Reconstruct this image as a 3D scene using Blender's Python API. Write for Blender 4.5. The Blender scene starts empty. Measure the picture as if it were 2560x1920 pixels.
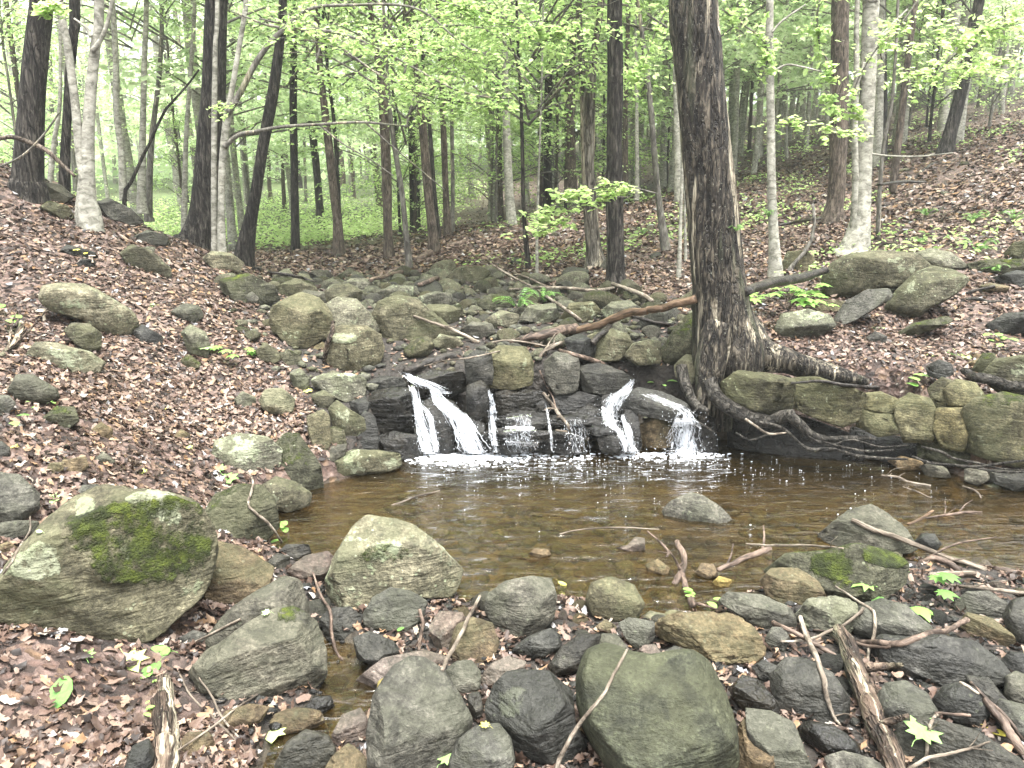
import bpy, bmesh, math, random
import numpy as np
from mathutils import Vector, noise as mn
from mathutils.bvhtree import BVHTree

# ------------------------------------------------------------ camera, world, sun, exposure
SC = bpy.context.scene
PITCH = math.radians(12.8); CH = 1.65; FV = 1671.0      # reference picture measured on a 2212 x 1659 grid
cam = bpy.data.cameras.new("camera"); camo = bpy.data.objects.new("camera", cam)
SC.collection.objects.link(camo); SC.camera = camo
camo.location = (0, 0, CH); camo.rotation_euler = (math.pi/2 - PITCH, 0, 0)
cam.sensor_width = 36; cam.lens = FV/2212*36; cam.clip_end = 500; cam.clip_start = 0.05
W = bpy.data.worlds.new("World"); SC.world = W; W.use_nodes = True
nt = W.node_tree; bg = nt.nodes['Background']
sky = nt.nodes.new('ShaderNodeTexSky'); sky.sky_type = 'NISHITA'; sky.sun_disc = False
sky.sun_elevation = math.radians(76); sky.sun_rotation = math.radians(155)
sky.dust_density = 6; sky.air_density = 1; sky.ozone_density = 1
hs = nt.nodes.new('ShaderNodeHueSaturation'); hs.inputs['Saturation'].default_value = 0.18
hs.inputs['Value'].default_value = 1.0
nt.links.new(sky.outputs[0], hs.inputs['Color']); nt.links.new(hs.outputs[0], bg.inputs[0])
bg.inputs[1].default_value = 0.15
sun = bpy.data.lights.new("sun", 'SUN'); suno = bpy.data.objects.new("sun", sun)
SC.collection.objects.link(suno); sun.energy = 1.5; sun.angle = math.radians(14); sun.color = (1, .97, .92)
suno.rotation_euler = (math.radians(13), math.radians(6), 0)
SC.view_settings.view_transform = 'Standard'; SC.view_settings.look = 'None'
SC.view_settings.exposure = 2.62; SC.view_settings.gamma = 1
SC.render.resolution_x = 1024; SC.render.resolution_y = 768
try:
    SC.render.engine = 'CYCLES'
    SC.cycles.max_bounces = 10; SC.cycles.transparent_max_bounces = 16; SC.cycles.diffuse_bounces = 7; SC.cycles.transmission_bounces = 7
except Exception: pass

rng = np.random.default_rng(7); random.seed(7)
SP, CP = math.sin(PITCH), math.cos(PITCH)

def ray(vx, vy):
    r = (np.asarray(vx, float)-1106)/FV; u = (829.5-np.asarray(vy, float))/FV
    return np.stack([r, CP+u*SP, -SP+u*CP], -1)
def at(vx, vy, Y):
    d = ray(vx, vy); t = np.asarray(Y)/d[..., 1]
    return np.array([0, 0, CH]) + d*t[..., None]
def at_z(vx, vy, z=0.0):
    d = ray(vx, vy); t = (z-CH)/d[..., 2]
    return np.array([0, 0, CH]) + d*t[..., None]
def P(s):
    return [tuple(float(c) for c in q.split(',')) for q in s.split()]

# ------------------------------------------------------------ terrain height
CTL = []
for vx, vy, Y in P("""400,900,4.6 200,850,4.3 0,850,3.8 0,1000,3.2 200,1000,3.5 400,1100,3.5 0,1200,2.7 0,1450,2.1
 400,700,5.6 200,700,5.2 0,650,5.2 0,500,6.2 200,520,6.6 0,385,7 200,475,7.2 330,510,7.6 440,545,8 540,590,8.4
 560,680,6.4 560,900,4.75 750,800,5.5 900,810,5.5 1100,825,5.4 1400,828,5.4 1250,760,5.8 900,700,6.6 1200,700,6.5 900,640,7.8
 700,620,9 1100,640,7.8 700,585,11 900,582,10.5 1100,600,9 1300,650,7.3 1300,622,8 1275,578,9.3 1450,540,10 1400,480,13
 1250,480,14 1100,490,15 1100,540,12 900,520,15 700,548,14 600,572,11.5 1500,425,16 1650,410,15 1650,500,11 1680,600,8
 1800,480,11 1850,550,8.6 2050,330,15 2212,300,14 2212,400,10.5 2212,520,8 2000,480,9.8 2000,400,12.5 2212,650,6.6
 2000,720,6 1800,740,5.8 1700,790,5.5 2000,810,5.3 2212,760,5.5 2400,820,5.3 2400,700,6.2 -200,300,8 -200,500,6 -200,900,3.4"""):
    CTL.append(at(vx, vy, Y))
CTL += [np.array(p, float) for p in [
 (-.5,1.5,.04),(.5,1.5,.04),(1.5,1.6,.05),(2.6,1.8,.08),(0,2.3,.02),(1,2.3,.02),(2,2.4,.04),(3,2.6,.06),(-1.5,1.6,.17),(-2.5,1.5,.35),
 (-1.3,2.4,.13),(0,-3,.1),(-4,-3,.8),(4,-3,.3),(3.5,0,.2),(-3,0,.4),(0,3.5,0),(1,3.8,0),(2,3.6,0),(3.2,3.4,.02),(-.8,3.4,0),
 (-1.3,4.03,.06),(0,4.6,.05),(1.5,4.6,.05),(3.2,4.4,.1),(4.6,4.2,.5),(4.5,3,.35),(-5.5,9.5,1.3),(-4.2,10.5,.9),(-3,12,.8),(-10,10,1.6),
 (-8,20,.9),(0,24,1.4),(10,24,3.6),(18,20,4.6),(10,9,2.6),(-3,30,1.8),(-40,40,3),(0,55,5),(40,40,9),(-40,0,3),(40,0,7),(0,110,10),
 (100,100,16),(-100,100,8),(100,-60,8),(-100,-60,4),(20,60,9),(-25,60,4)]]
CTL = np.array(CTL)
def _U(r2): return 0.5*r2*np.log(r2+1e-9)
_n = len(CTL); _A = np.zeros((_n+3, _n+3))
_d = ((CTL[:, None, :2]-CTL[None, :, :2])**2).sum(-1)
_A[:_n, :_n] = _U(_d)+np.eye(_n)*0.02
_A[:_n, _n] = 1; _A[:_n, _n+1:] = CTL[:, :2]; _A[_n, :_n] = 1; _A[_n+1:, :_n] = CTL[:, :2].T
_w = np.linalg.solve(_A, np.concatenate([CTL[:, 2], [0, 0, 0]]))
def tps(x, y):
    x = np.asarray(x, float); y = np.asarray(y, float); s = x.shape
    x = x.ravel(); y = y.ravel(); o = np.empty_like(x)
    for i in range(0, len(x), 20000):
        a = x[i:i+20000]; b = y[i:i+20000]
        r2 = (a[:, None]-CTL[None, :, 0])**2+(b[:, None]-CTL[None, :, 1])**2
        o[i:i+20000] = _U(r2)@_w[:_n]+_w[_n]+_w[_n+1]*a+_w[_n+2]*b
    return o.reshape(s)
def sdf(x, y, poly):
    """signed distance to polygon, negative inside"""
    x = np.asarray(x, float); y = np.asarray(y, float)
    d = np.full(x.shape, 1e9); ins = np.zeros(x.shape, bool)
    n = len(poly)
    for i in range(n):
        ax, ay = poly[i][:2]; bx, by = poly[(i+1) % n][:2]
        ex, ey = bx-ax, by-ay
        h = np.clip(((x-ax)*ex+(y-ay)*ey)/(ex*ex+ey*ey+1e-12), 0, 1)
        d = np.minimum(d, np.hypot(x-ax-ex*h, y-ay-ey*h))
        c = ((ay > y) != (by > y)) & (x < ex*(y-ay)/(ey+1e-12)+ax)
        ins ^= c
    return np.where(ins, -d, d)
def sst(a, b, v):
    t = np.clip((v-a)/(b-a), 0, 1); return t*t*(3-2*t)
def gp(s, z=0.0): return [tuple(at_z(a, b, z)[:2]) for a, b in P(s)]
POOL = gp("""600,1085 690,1055 760,1035 830,1012 842,960 880,946 1300,944 1560,950 1900,958 1990,1000 2090,1038 2240,1070 2500,1105
 2500,1215 2212,1215 2050,1200 1960,1190 1790,1190 1700,1215 1600,1255 1500,1300 1400,1320 1290,1275 1200,1265 1000,1275 900,1235 760,1230 640,1190 598,1150""")
CHAN = gp("680,1385 760,1395 805,1470 800,1540 730,1575 690,1659 560,1700 600,1600 690,1530 705,1450")
COBB = gp("380,1500 430,1400 560,1300 600,1200 700,1190 900,1260 1000,1280 1500,1300 1700,1230 1900,1190 2400,1215 2700,1800 470,1900 540,1640 460,1560", .04)
def ray_hit_tps(vx, vy):
    d = ray(vx, vy); t = np.concatenate([np.arange(1, 14, .04), np.arange(14, 70, .2)])
    p = np.array([0, 0, CH])+d*t[:, None]
    k = np.argmax(p[:, 2] < tps(p[:, 0], p[:, 1])); return p[k]
CREEK = [tuple(ray_hit_tps(a, b)[:2]) for a, b in P("""540,640 620,780 690,930 760,985 900,960 1560,965 1600,850 1500,790
 1510,700 1400,655 1340,645 1200,628 1080,604 950,594 800,600 700,602 600,612""")]
LEDGE = gp("1540,980 1900,985 1990,1018 2090,1050 2300,1075 2300,1030 1990,985 1900,960 1540,960")
def nz(x, y, s, seed=0):
    """cheap smooth numpy noise, about -1..1"""
    x = x*s+seed*3.7; y = y*s-seed*1.9
    return (np.sin(x*1.0+1.3*np.sin(y*.9+seed))+np.sin(y*1.13+1.7*np.sin(x*.8+2.1))+np.sin((x+y)*.71+seed)*np.sin((x-y)*1.27))/3
def H(x, y):
    x = np.asarray(x, float); y = np.asarray(y, float)
    z = tps(x, y)
    z = z + .025*nz(x, y, 5)*sst(2, 5, np.hypot(x, y)) + .015*nz(x, y, 13, 2) + .006*nz(x, y, 31, 4)
    s = sdf(x, y, POOL)
    bed = -.05-.16*sst(0, .45, -s)+.012*nz(x, y, 9, 1)
    z = np.where(s < .16, bed+(np.maximum(z, .012)-bed)*sst(-.02, .16, s), np.maximum(z, .012+.02*sst(.16, .4, s)))
    c = sdf(x, y, CHAN)
    z = np.where(c < .06, np.minimum(z, -.05+.09*sst(-.04, .06, c)), z)
    return z
def hit(vx, vy):
    d = ray(vx, vy); t = np.concatenate([np.arange(1, 14, .02), np.arange(14, 80, .1)])
    p = np.array([0, 0, CH])+d*t[:, None]
    b = p[:, 2] < np.maximum(H(p[:, 0], p[:, 1]), 0)
    k = np.argmax(b) if b.any() else len(t)-1
    return p[k]

# ------------------------------------------------------------ objects
COL = SC.collection
def tag(o, label=None, cat=None, group=None, kind=None):
    if label: o['label'] = label
    if cat: o['category'] = cat
    if group: o['group'] = group
    if kind: o['kind'] = kind
    return o
def mesh_np(name, v, f, mats=(), smooth=True, attrs=None, mi=None):
    v = np.asarray(v, np.float32); f = np.asarray(f, np.int32)
    me = bpy.data.meshes.new(name); k = f.shape[1]
    me.vertices.add(len(v)); me.vertices.foreach_set('co', v.ravel())
    me.loops.add(f.size); me.loops.foreach_set('vertex_index', f.ravel())
    me.polygons.add(len(f)); me.polygons.foreach_set('loop_start', np.arange(0, f.size, k, dtype=np.int32))
    me.polygons.foreach_set('loop_total', np.full(len(f), k, np.int32))
    if smooth: me.polygons.foreach_set('use_smooth', np.ones(len(f), bool))
    for m in mats: me.materials.append(m)
    if mi is not None: me.polygons.foreach_set('material_index', np.asarray(mi, np.int32))
    for an, av in (attrs or {}).items():
        a = me.attributes.new(an, 'FLOAT', 'POINT'); a.data.foreach_set('value', np.asarray(av, np.float32))
    me.update(calc_edges=True); return me
def obj(name, me, parent=None, loc=None):
    o = bpy.data.objects.new(name, me); COL.objects.link(o)
    if parent: o.parent = parent
    if loc is not None: o.location = loc
    return o
def joinp(parts):
    """list of (v,f,extra) with equal face size -> one"""
    vs, fs, n = [], [], 0
    for v, f in parts:
        vs.append(v); fs.append(np.asarray(f)+n); n += len(v)
    return np.concatenate(vs), np.concatenate(fs)
def crom(pts, n):
    """Catmull-Rom resample of rows"""
    p = np.asarray(pts, float)
    if len(p) == 2:
        t = np.linspace(0, 1, n)[:, None]; return p[0]*(1-t)+p[1]*t
    q = np.vstack([2*p[0]-p[1], p, 2*p[-1]-p[-2]]); m = len(p)-1
    out = []
    for u in np.linspace(0, m-1e-6, n):
        i = int(u); t = u-i; a, b, c, d = q[i:i+4]
        out.append(.5*((2*b)+(-a+c)*t+(2*a-5*b+4*c-d)*t*t+(-a+3*b-3*c+d)*t**3))
    return np.array(out)
def tube(c, r, sides=10, rough=0.0, seed=0, cap=True, freq=3.0, ridge=0, lobes=0):
    """c (n,3) centres, r (n,) radii -> quads with closed ends"""
    c = np.asarray(c, float); n = len(c); r = np.broadcast_to(np.asarray(r, float), (n,))
    T = np.gradient(c, axis=0); T /= np.linalg.norm(T, axis=1)[:, None]+1e-9
    ref = np.array([0, 1, 0.]) if abs(T[0][1]) < .9 else np.array([1., 0, 0])
    N = np.empty_like(c); B = np.empty_like(c); x = ref-T[0]*ref.dot(T[0])
    for i in range(n):
        x = x-T[i]*x.dot(T[i]); x /= np.linalg.norm(x)+1e-9; N[i] = x; B[i] = np.cross(T[i], x)
    a = np.linspace(0, 2*math.pi, sides, endpoint=False)
    s = np.concatenate([[0], np.cumsum(np.linalg.norm(np.diff(c, axis=0), axis=1))])
    R = r[:, None]*np.ones(sides)
    if rough:
        R = R*(1+rough*nz(np.cos(a)[None, :]*1.3+s[:, None]*freq*.37, np.sin(a)[None, :]*1.3+s[:, None]*freq*.5, 2.2, seed)
               + rough*.5*nz(np.cos(a)[None, :]*3+s[:, None]*freq, np.sin(a)[None, :]*3, 3.1, seed+1))
    if ridge:
        R = R*(1+ridge*np.sin(a[None, :]*round(sides/4)+3*nz(s[:, None]*6+a[None, :]*0, a[None, :]*2, 1.5, seed)))
    v = c[:, None]+R[..., None]*(np.cos(a)[None, :, None]*N[:, None]+np.sin(a)[None, :, None]*B[:, None])
    v = v.reshape(-1, 3); f = []
    i = np.arange(n-1)[:, None]*sides; j = np.arange(sides)[None, :]; k = (j+1) % sides
    f = np.stack([i+j, i+k, i+k+sides, i+j+sides], -1).reshape(-1, 4)
    if cap:
        v = np.vstack([v, c[0], c[-1]]); m = n*sides; jj = np.arange(sides); kk = (jj+1) % sides
        f0 = np.stack([np.full(sides, m), kk, jj, jj], -1); f1 = np.stack([np.full(sides, m+1), jj+(n-1)*sides, kk+(n-1)*sides, kk+(n-1)*sides], -1)
        # degenerate quads would be bad: use split quads via midpoint duplicates
        caps = []
        for q in range(0, sides-1, 2):
            caps.append([m, (q+2) % sides, q+1, q]); b = (n-1)*sides; caps.append([m+1, b+q, b+q+1, b+(q+2) % sides])
        f = np.vstack([f, np.array(caps)])
    return v, f

# ------------------------------------------------------------ material helper
class M:
    def __init__(s, name):
        s.m = bpy.data.materials.new(name); s.m.use_nodes = True; s.t = s.m.node_tree
        s.b = s.t.nodes['Principled BSDF']; s.out = s.t.nodes['Material Output']
        s.tc = s.n('TexCoord'); s.oi = None
    def n(s, ty, **k):
        x = s.t.nodes.new('ShaderNode'+ty)
        for a, b in k.items(): setattr(x, a, b)
        return x
    def l(s, a, b): s.t.links.new(a, b)
    def co(s, which='Object', scale=(1, 1, 1), rand=True):
        mp = s.n('Mapping'); mp.inputs['Scale'].default_value = scale; s.l(s.tc.outputs[which], mp.inputs[0])
        if rand and which == 'Object':
            oi = s.n('ObjectInfo'); m = s.n('Math', operation='MULTIPLY'); m.inputs[1].default_value = 37
            s.l(oi.outputs['Random'], m.inputs[0]); s.l(m.outputs[0], mp.inputs['Location'])
        return mp.outputs[0]
    def noise(s, v, sc, det=4, ro=.6, dist=0, out='Fac'):
        x = s.n('TexNoise'); x.inputs['Scale'].default_value = sc; x.inputs['Detail'].default_value = det
        x.inputs['Roughness'].default_value = ro; x.inputs['Distortion'].default_value = dist; s.l(v, x.inputs[0]); return x.outputs[out]
    def vor(s, v, sc, out='Distance', feat='F1', rnd=1):
        x = s.n('TexVoronoi', feature=feat); x.inputs['Scale'].default_value = sc; x.inputs['Randomness'].default_value = rnd
        s.l(v, x.inputs[0]); return x.outputs[out]
    def ramp(s, f, stops, interp='LINEAR'):
        x = s.n('ValToRGB'); e = x.color_ramp; e.interpolation = interp
        while len(e.elements) < len(stops): e.elements.new(.5)
        for q, (p, c) in zip(e.elements, stops):
            q.position = p; q.color = (*(c if hasattr(c, '__len__') else (c, c, c)), 1)
        s.l(f, x.inputs[0]); return x.outputs[0]
    def mix(s, f, a, b, mode='MIX'):
        x = s.n('Mix', data_type='RGBA', blend_type=mode)
        for i, q in ((0, f), (6, a), (7, b)):
            if hasattr(q, 'links'): s.l(q, x.inputs[i])
            elif i == 0: x.inputs[0].default_value = q
            else: x.inputs[i].default_value = (*q, 1)
        return x.outputs[2]
    def math(s, op, a, b=0.0, clamp=False):
        x = s.n('Math', operation=op); x.use_clamp = clamp
        for i, q in ((0, a), (1, b)):
            if hasattr(q, 'links'): s.l(q, x.inputs[i])
            else: x.inputs[i].default_value = q
        return x.outputs[0]
    def attr(s, name):
        x = s.n('Attribute'); x.attribute_name = name; return x.outputs['Fac']
    def bump(s, h, st=.5, dist=.01, prev=None):
        x = s.n('Bump'); x.inputs['Strength'].default_value = st; x.inputs['Distance'].default_value = dist
        s.l(h, x.inputs['Height'])
        if prev is not None: s.l(prev, x.inputs['Normal'])
        return x.outputs[0]
    def setp(s, **k):
        for a, q in k.items():
            i = s.b.inputs[a.replace('_', ' ')]
            if hasattr(q, 'links'): s.l(q, i)
            else: i.default_value = (*q, 1) if hasattr(q, '__len__') and len(q) == 3 else q
        return s.m
# ------------------------------------------------------------ materials
def rock_mat(name, c1, c2, c3, lichen=.5, moss=.0, wet=0.0, spec=.5, mossy_top=0.0):
    m = M(name); v = m.co('Object'); 
    n1 = m.noise(v, 3.2, 5, .65, .6); n2 = m.noise(v, 17, 6, .7); n3 = m.noise(v, 80, 3, .7)
    c1, c2, c3 = [tuple(x*.48 for x in c) for c in (c1, c2, c3)]
    base = m.ramp(n1, [(.3, c1), (.5, c2), (.7, c3)])
    sp = m.ramp(n2, [(.33, .3), (.5, .95), (.68, 1.8)])
    base = m.mix(.85, base, sp, 'MULTIPLY')
    gr = m.ramp(n3, [(.35, .5), (.52, .95), (.66, 1.7)]); base = m.mix(.7, base, gr, 'MULTIPLY')
    # layers and stains
    vs = m.co('Object', (3, 3, 14)); n4 = m.noise(vs, 2.0, 4, .6, 1.0)
    base = m.mix(m.ramp(n4, [(.52, 0.0), (.66, .45)]), base, tuple(q*.55 for q in c1))
    oi = m.n('ObjectInfo'); ov = m.ramp(oi.outputs['Random'], [(0, (.78, .8, .84)), (.5, (1, 1, 1)), (1, (1.18, 1.12, 1.0))])
    base = m.mix(1.0, base, ov, 'MULTIPLY')
    geo0 = m.n('NewGeometry'); s0 = m.n('SeparateXYZ'); m.l(geo0.outputs['Normal'], s0.inputs[0])
    fl = m.math('ADD', m.noise(v, 2.1, 5, .68, .5), m.math('MULTIPLY', m.math('MAXIMUM', s0.outputs[2], 0.0), .1))
    base = m.mix(m.ramp(fl, [(.50, 0.0), (.60, .5*(1-.8*wet))]), base, tuple(a*.95+.004 for a in (c2[1]*.93, c2[1]*1.0, c2[2]*.78)))
    base = m.mix(m.ramp(m.noise(v, 5.5, 6, .75, .8), [(.55, 0.0), (.63, .6)]), base, tuple(q*.5 for q in c1))
    # lichen: pale crusty patches and specks
    lz = m.noise(v, 4.2, 6, .72, .3); la = m.attr('lich')
    lf = m.math('ADD', m.math('ADD', lz, m.math('MULTIPLY', la, .2)), .13*lichen-.1)
    lf = m.ramp(lf, [(.60, 0.0), (.645, 1.0)])
    n5 = m.noise(v, 30, 3, .7); lf = m.math('MULTIPLY', lf, m.ramp(n5, [(.36, .15), (.5, 1.0)]))
    dots = m.vor(v, 26); dm = m.ramp(dots, [(.13, 1.0), (.19, 0.0)])
    dm = m.math('MULTIPLY', dm, m.ramp(m.noise(v, 2.3, 2), [(.5, 0.0), (.6, 1.0)]))
    lc = m.ramp(m.noise(v, 9, 2), [(.4, (.16, .185, .12)), (.6, (.23, .25, .185))])
    base = m.mix(m.math('MULTIPLY', m.math('MAXIMUM', lf, dm), min(1, lichen*1.0)), base, lc)
    # moss
    ma = m.attr('moss'); mz = m.noise(v, 6.5, 6, .75, .4); geo = m.n('NewGeometry'); sx = m.n('SeparateXYZ'); m.l(geo.outputs['Normal'], sx.inputs[0])
    up = m.math('MULTIPLY', m.math('MAXIMUM', sx.outputs[2], 0.0), .3*mossy_top)
    mf = m.math('ADD', m.math('ADD', m.math('ADD', m.math('MULTIPLY', mz, .62), m.math('MULTIPLY', m.noise(v, 19, 5, .75), .38)), m.math('MULTIPLY', ma, .315)), m.math('ADD', up, moss*.2-.16))
    mf = m.ramp(mf, [(.595, 0.0), (.67, 1.0)])
    mc = m.ramp(m.noise(v, 13, 5, .7), [(.3, (.010, .013, .006)), (.47, (.026, .034, .010)), (.6, (.055, .072, .014)), (.74, (.12, .14, .02))])
    base = m.mix(mf, base, mc)
    rough = m.ramp(n2, [(.35, .95 - wet*.76), (.65, .85 - wet*.4)])
    rough = m.mix(mf, rough, (.95, .95, .95))
    hmix = m.math('ADD', m.math('MULTIPLY', n2, .5), m.math('MULTIPLY', n3, .22))
    hmix = m.math('ADD', hmix, m.math('MULTIPLY', m.noise(v, 7, 4, .6), .8))
    hmix = m.math('ADD', hmix, m.math('MULTIPLY', mf, m.math('MULTIPLY', m.noise(v, 140, 2), .7)))
    hmix = m.math('ADD', hmix, m.math('MULTIPLY', n4, .55)); hmix = m.math('ADD', hmix, m.math('MULTIPLY', lf, .12))
    fr = m.vor(m.co('Object', (1, 1, 1.8)), 7, 'Distance', 'DISTANCE_TO_EDGE'); fr = m.ramp(m.math('ADD', fr, m.math('MULTIPLY', n2, .12)), [(.03, 0.0), (.11, 1.0)])
    hmix = m.math('ADD', hmix, m.math('MULTIPLY', fr, .05))
    nb = m.bump(hmix, .95, .03)
    base = m.mix(1.0, base, (1.0, .985, .91), 'MULTIPLY')
    return m.setp(Base_Color=base, Roughness=rough, Normal=nb, **{'Specular_IOR_Level': spec*(.42+.3*(wet >= 1))})
RM = {
 'olive': rock_mat('olive_lichen_stone', (.085, .080, .052), (.155, .145, .098), (.22, .205, .145), .75, .1, .1, mossy_top=.2),
 'grey': rock_mat('grey_stone', (.068, .067, .060), (.125, .123, .108), (.19, .185, .165), .25, .0, .25),
 'dark': rock_mat('dark_damp_stone', (.026, .0265, .026), (.058, .058, .055), (.112, .11, .103), .15, .0, .7, .45),
 'wet': rock_mat('wet_black_stone', (.006, .006, .005), (.016, .015, .012), (.036, .032, .025), .0, .05, 1.0, .45),
 'tan': rock_mat('brown_tan_stone', (.10, .072, .042), (.17, .13, .082), (.25, .20, .135), .25, .0, .25),
 'pink': rock_mat('pinkish_damp_stone', (.10, .075, .066), (.17, .135, .12), (.25, .21, .19), .1, .0, .6),
 'yellow': rock_mat('yellow_stone', (.30, .20, .07), (.38, .27, .10), (.45, .34, .15), .0, .0, .3),
 'mossy': rock_mat('mossy_stone', (.06, .06, .04), (.12, .118, .08), (.18, .175, .125), .45, .75, .1, mossy_top=.5),
 'pale': rock_mat('pale_lichen_stone', (.13, .13, .10), (.21, .205, .16), (.30, .29, .235), 1.0, .1, .1),
 'greenish': rock_mat('green_algae_stone', (.048, .052, .035), (.088, .094, .060), (.14, .148, .09), .15, .1, .3),
 'ledge': rock_mat('ledge_stone', (.06, .056, .032), (.13, .12, .07), (.215, .2, .12), .6, .4, .15),
}
def bark_mat(name, dark, mid, light, sc=1.0, strip=0.0, speck=.3, vs=.25, bumps=1.0, rough=.85):
    m = M(name); v = m.co('Object', (1, 1, vs)); v2 = m.co('Object', (1, 1, .06)); v0 = m.co('Object')
    dark, mid, light = [tuple(x*.74 for x in c) for c in (dark, mid, light)]
    n1 = m.noise(v, 38*sc, 5, .65, .8); n2 = m.noise(v0, 6, 4, .6)
    base = m.ramp(n1, [(.38, dark), (.5, mid), (.62, light)])
    base = m.mix(.8, base, m.ramp(n2, [(.3, .6), (.5, 1.0), (.7, 1.35)]), 'MULTIPLY')
    fu = m.math('ABSOLUTE', m.math('SUBTRACT', m.noise(v, 19*sc, 4, .6, .7), .5)); fu = m.ramp(fu, [(.0, 0.0), (.045, 1.0)])
    if bumps > .8: base = m.mix(m.math('MULTIPLY', m.math('SUBTRACT', 1.0, fu), .75), base, (.004, .0035, .003))
    if strip:
        s1 = m.math('ADD', m.noise(v2, 9, 5, .62, .5), m.math('MULTIPLY', m.attr('strip'), .45)); sf = m.ramp(s1, [(.585-strip*.03, 0.0), (.62-strip*.03, 1.0)])
        sc2 = m.ramp(m.noise(m.co('Object', (1, 1, .10)), 60, 4, .7), [(.36, (.010, .008, .006)), (.44, (.16, .135, .095)), (.6, (.40, .36, .27))])
        base = m.mix(sf, base, sc2)
        s2 = m.noise(v2, 5.5, 4, .6, .3); base = m.mix(m.ramp(s2, [(.56, 0.0), (.66, .55)]), base, (.10, .11, .065))
    if speck:
        d = m.noise(v0, 55, 3, .8); base = m.mix(m.ramp(d, [(.64, 0.0), (.68, speck)]), base, (.3, .31, .25))
    h = m.math('ADD', m.math('ADD', n1, m.math('MULTIPLY', fu, .6 if bumps > .8 else 0)), m.math('MULTIPLY', m.noise(v, 110*sc, 3, .6), .35))
    return m.setp(Base_Color=base, Roughness=rough, Specular_IOR_Level=.22, Normal=m.bump(h, .9*bumps, .022))
BM = {
 'main': bark_mat('wet_peeling_bark', (.010, .0085, .007), (.038, .032, .025), (.14, .12, .09), .9, 1.35, .65, .22, 1.3, .6),
 'dark': bark_mat('dark_ridged_bark', (.011, .010, .0085), (.044, .039, .033), (.115, .102, .087), 1.0, 0, .15, .16, 1.2),
 'brown': bark_mat('brown_bark', (.055, .042, .032), (.12, .095, .074), (.20, .165, .13), 1.0, 0, .2, .2, .9),
 'pale': bark_mat('pale_smooth_bark', (.16, .155, .125), (.31, .30, .25), (.43, .42, .36), .35, 0, .3, 1.6, .25),
 'grey': bark_mat('grey_bark', (.075, .068, .058), (.15, .14, .12), (.24, .225, .195), .7, .35, .25, .3, .7),
 'split': bark_mat('weathered_split_bark', (.05, .042, .034), (.13, .115, .09), (.25, .23, .19), .8, .9, .3, .15, 1.0),
 'root': bark_mat('wet_root_bark', (.010, .009, .007), (.034, .030, .024), (.085, .078, .064), 1.0, 0, .35, .5, 1.0, .5),
 'blackwood': bark_mat('black_wet_wood', (.012, .010, .008), (.03, .026, .022), (.07, .06, .05), .8, 0, .1, .4, .8, .4),
 'barewood': bark_mat('bare_brown_wood', (.05, .034, .022), (.14, .09, .056), (.24, .165, .11), .7, 0, 0, .12, .5, .5),
 'palewood': bark_mat('pale_dead_wood', (.06, .048, .036), (.17, .14, .108), (.32, .28, .225), .6, 0, .2, .2, .5),
 'brownwood': bark_mat('brown_dead_wood', (.035, .025, .019), (.10, .072, .055), (.21, .155, .12), .7, 0, .1, .2, .6, .6),
 'rotten': bark_mat('rotten_log_wood', (.028, .02, .015), (.085, .06, .043), (.2, .15, .11), .6, .25, .35, .12, 1.4, .7),
}
def leaf_mat(name, stops, trans=.45, rough=.5, attr='rnd', spec=.4, mott=True):
    m = M(name); c = m.ramp(m.attr(attr), stops if 'dead' not in name else [(a, tuple(min(1, q*w) for q, w in zip(b, (.80, .83, .83)))) for a, b in stops])
    if mott:
        c = m.mix(.5, c, m.ramp(m.noise(m.co('Object', rand=False), 90, 3), [(.35, .6), (.6, 1.15)]), 'MULTIPLY')
    m.setp(Base_Color=c, Roughness=rough, Specular_IOR_Level=spec)
    if trans:
        t = m.n('BsdfTranslucent'); m.l(c, t.inputs[0]); x = m.n('MixShader'); x.inputs[0].default_value = trans
        m.l(m.b.outputs[0], x.inputs[1]); m.l(t.outputs[0], x.inputs[2]); m.l(x.outputs[0], m.out.inputs[0])
    return m.m
LITTER = leaf_mat('dead_leaves', [(0, (.014, .009, .007)), (.25, (.045, .027, .019)), (.45, (.10, .060, .044)), (.64, (.165, .108, .082)),
    (.8, (.24, .175, .14)), (.9, (.25, .145, .075)), (.97, (.36, .31, .26)), (1, (.25, .25, .27))], .12, .5, spec=.3)
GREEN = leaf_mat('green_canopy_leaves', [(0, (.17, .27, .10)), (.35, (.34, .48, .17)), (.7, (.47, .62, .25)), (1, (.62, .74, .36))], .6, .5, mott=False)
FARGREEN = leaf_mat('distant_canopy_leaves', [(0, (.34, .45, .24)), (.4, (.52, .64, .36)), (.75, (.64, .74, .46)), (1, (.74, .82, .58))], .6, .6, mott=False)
HERB = leaf_mat('herb_leaves', [(0, (.05, .12, .03)), (.5, (.12, .25, .06)), (1, (.24, .42, .10))], .35, .45, mott=False)
FRESH = leaf_mat('fresh_fallen_leaf', [(0, (.06, .17, .04)), (.5, (.16, .32, .08)), (.8, (.36, .50, .22)), (1, (.62, .55, .10))], .25, .35)
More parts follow.
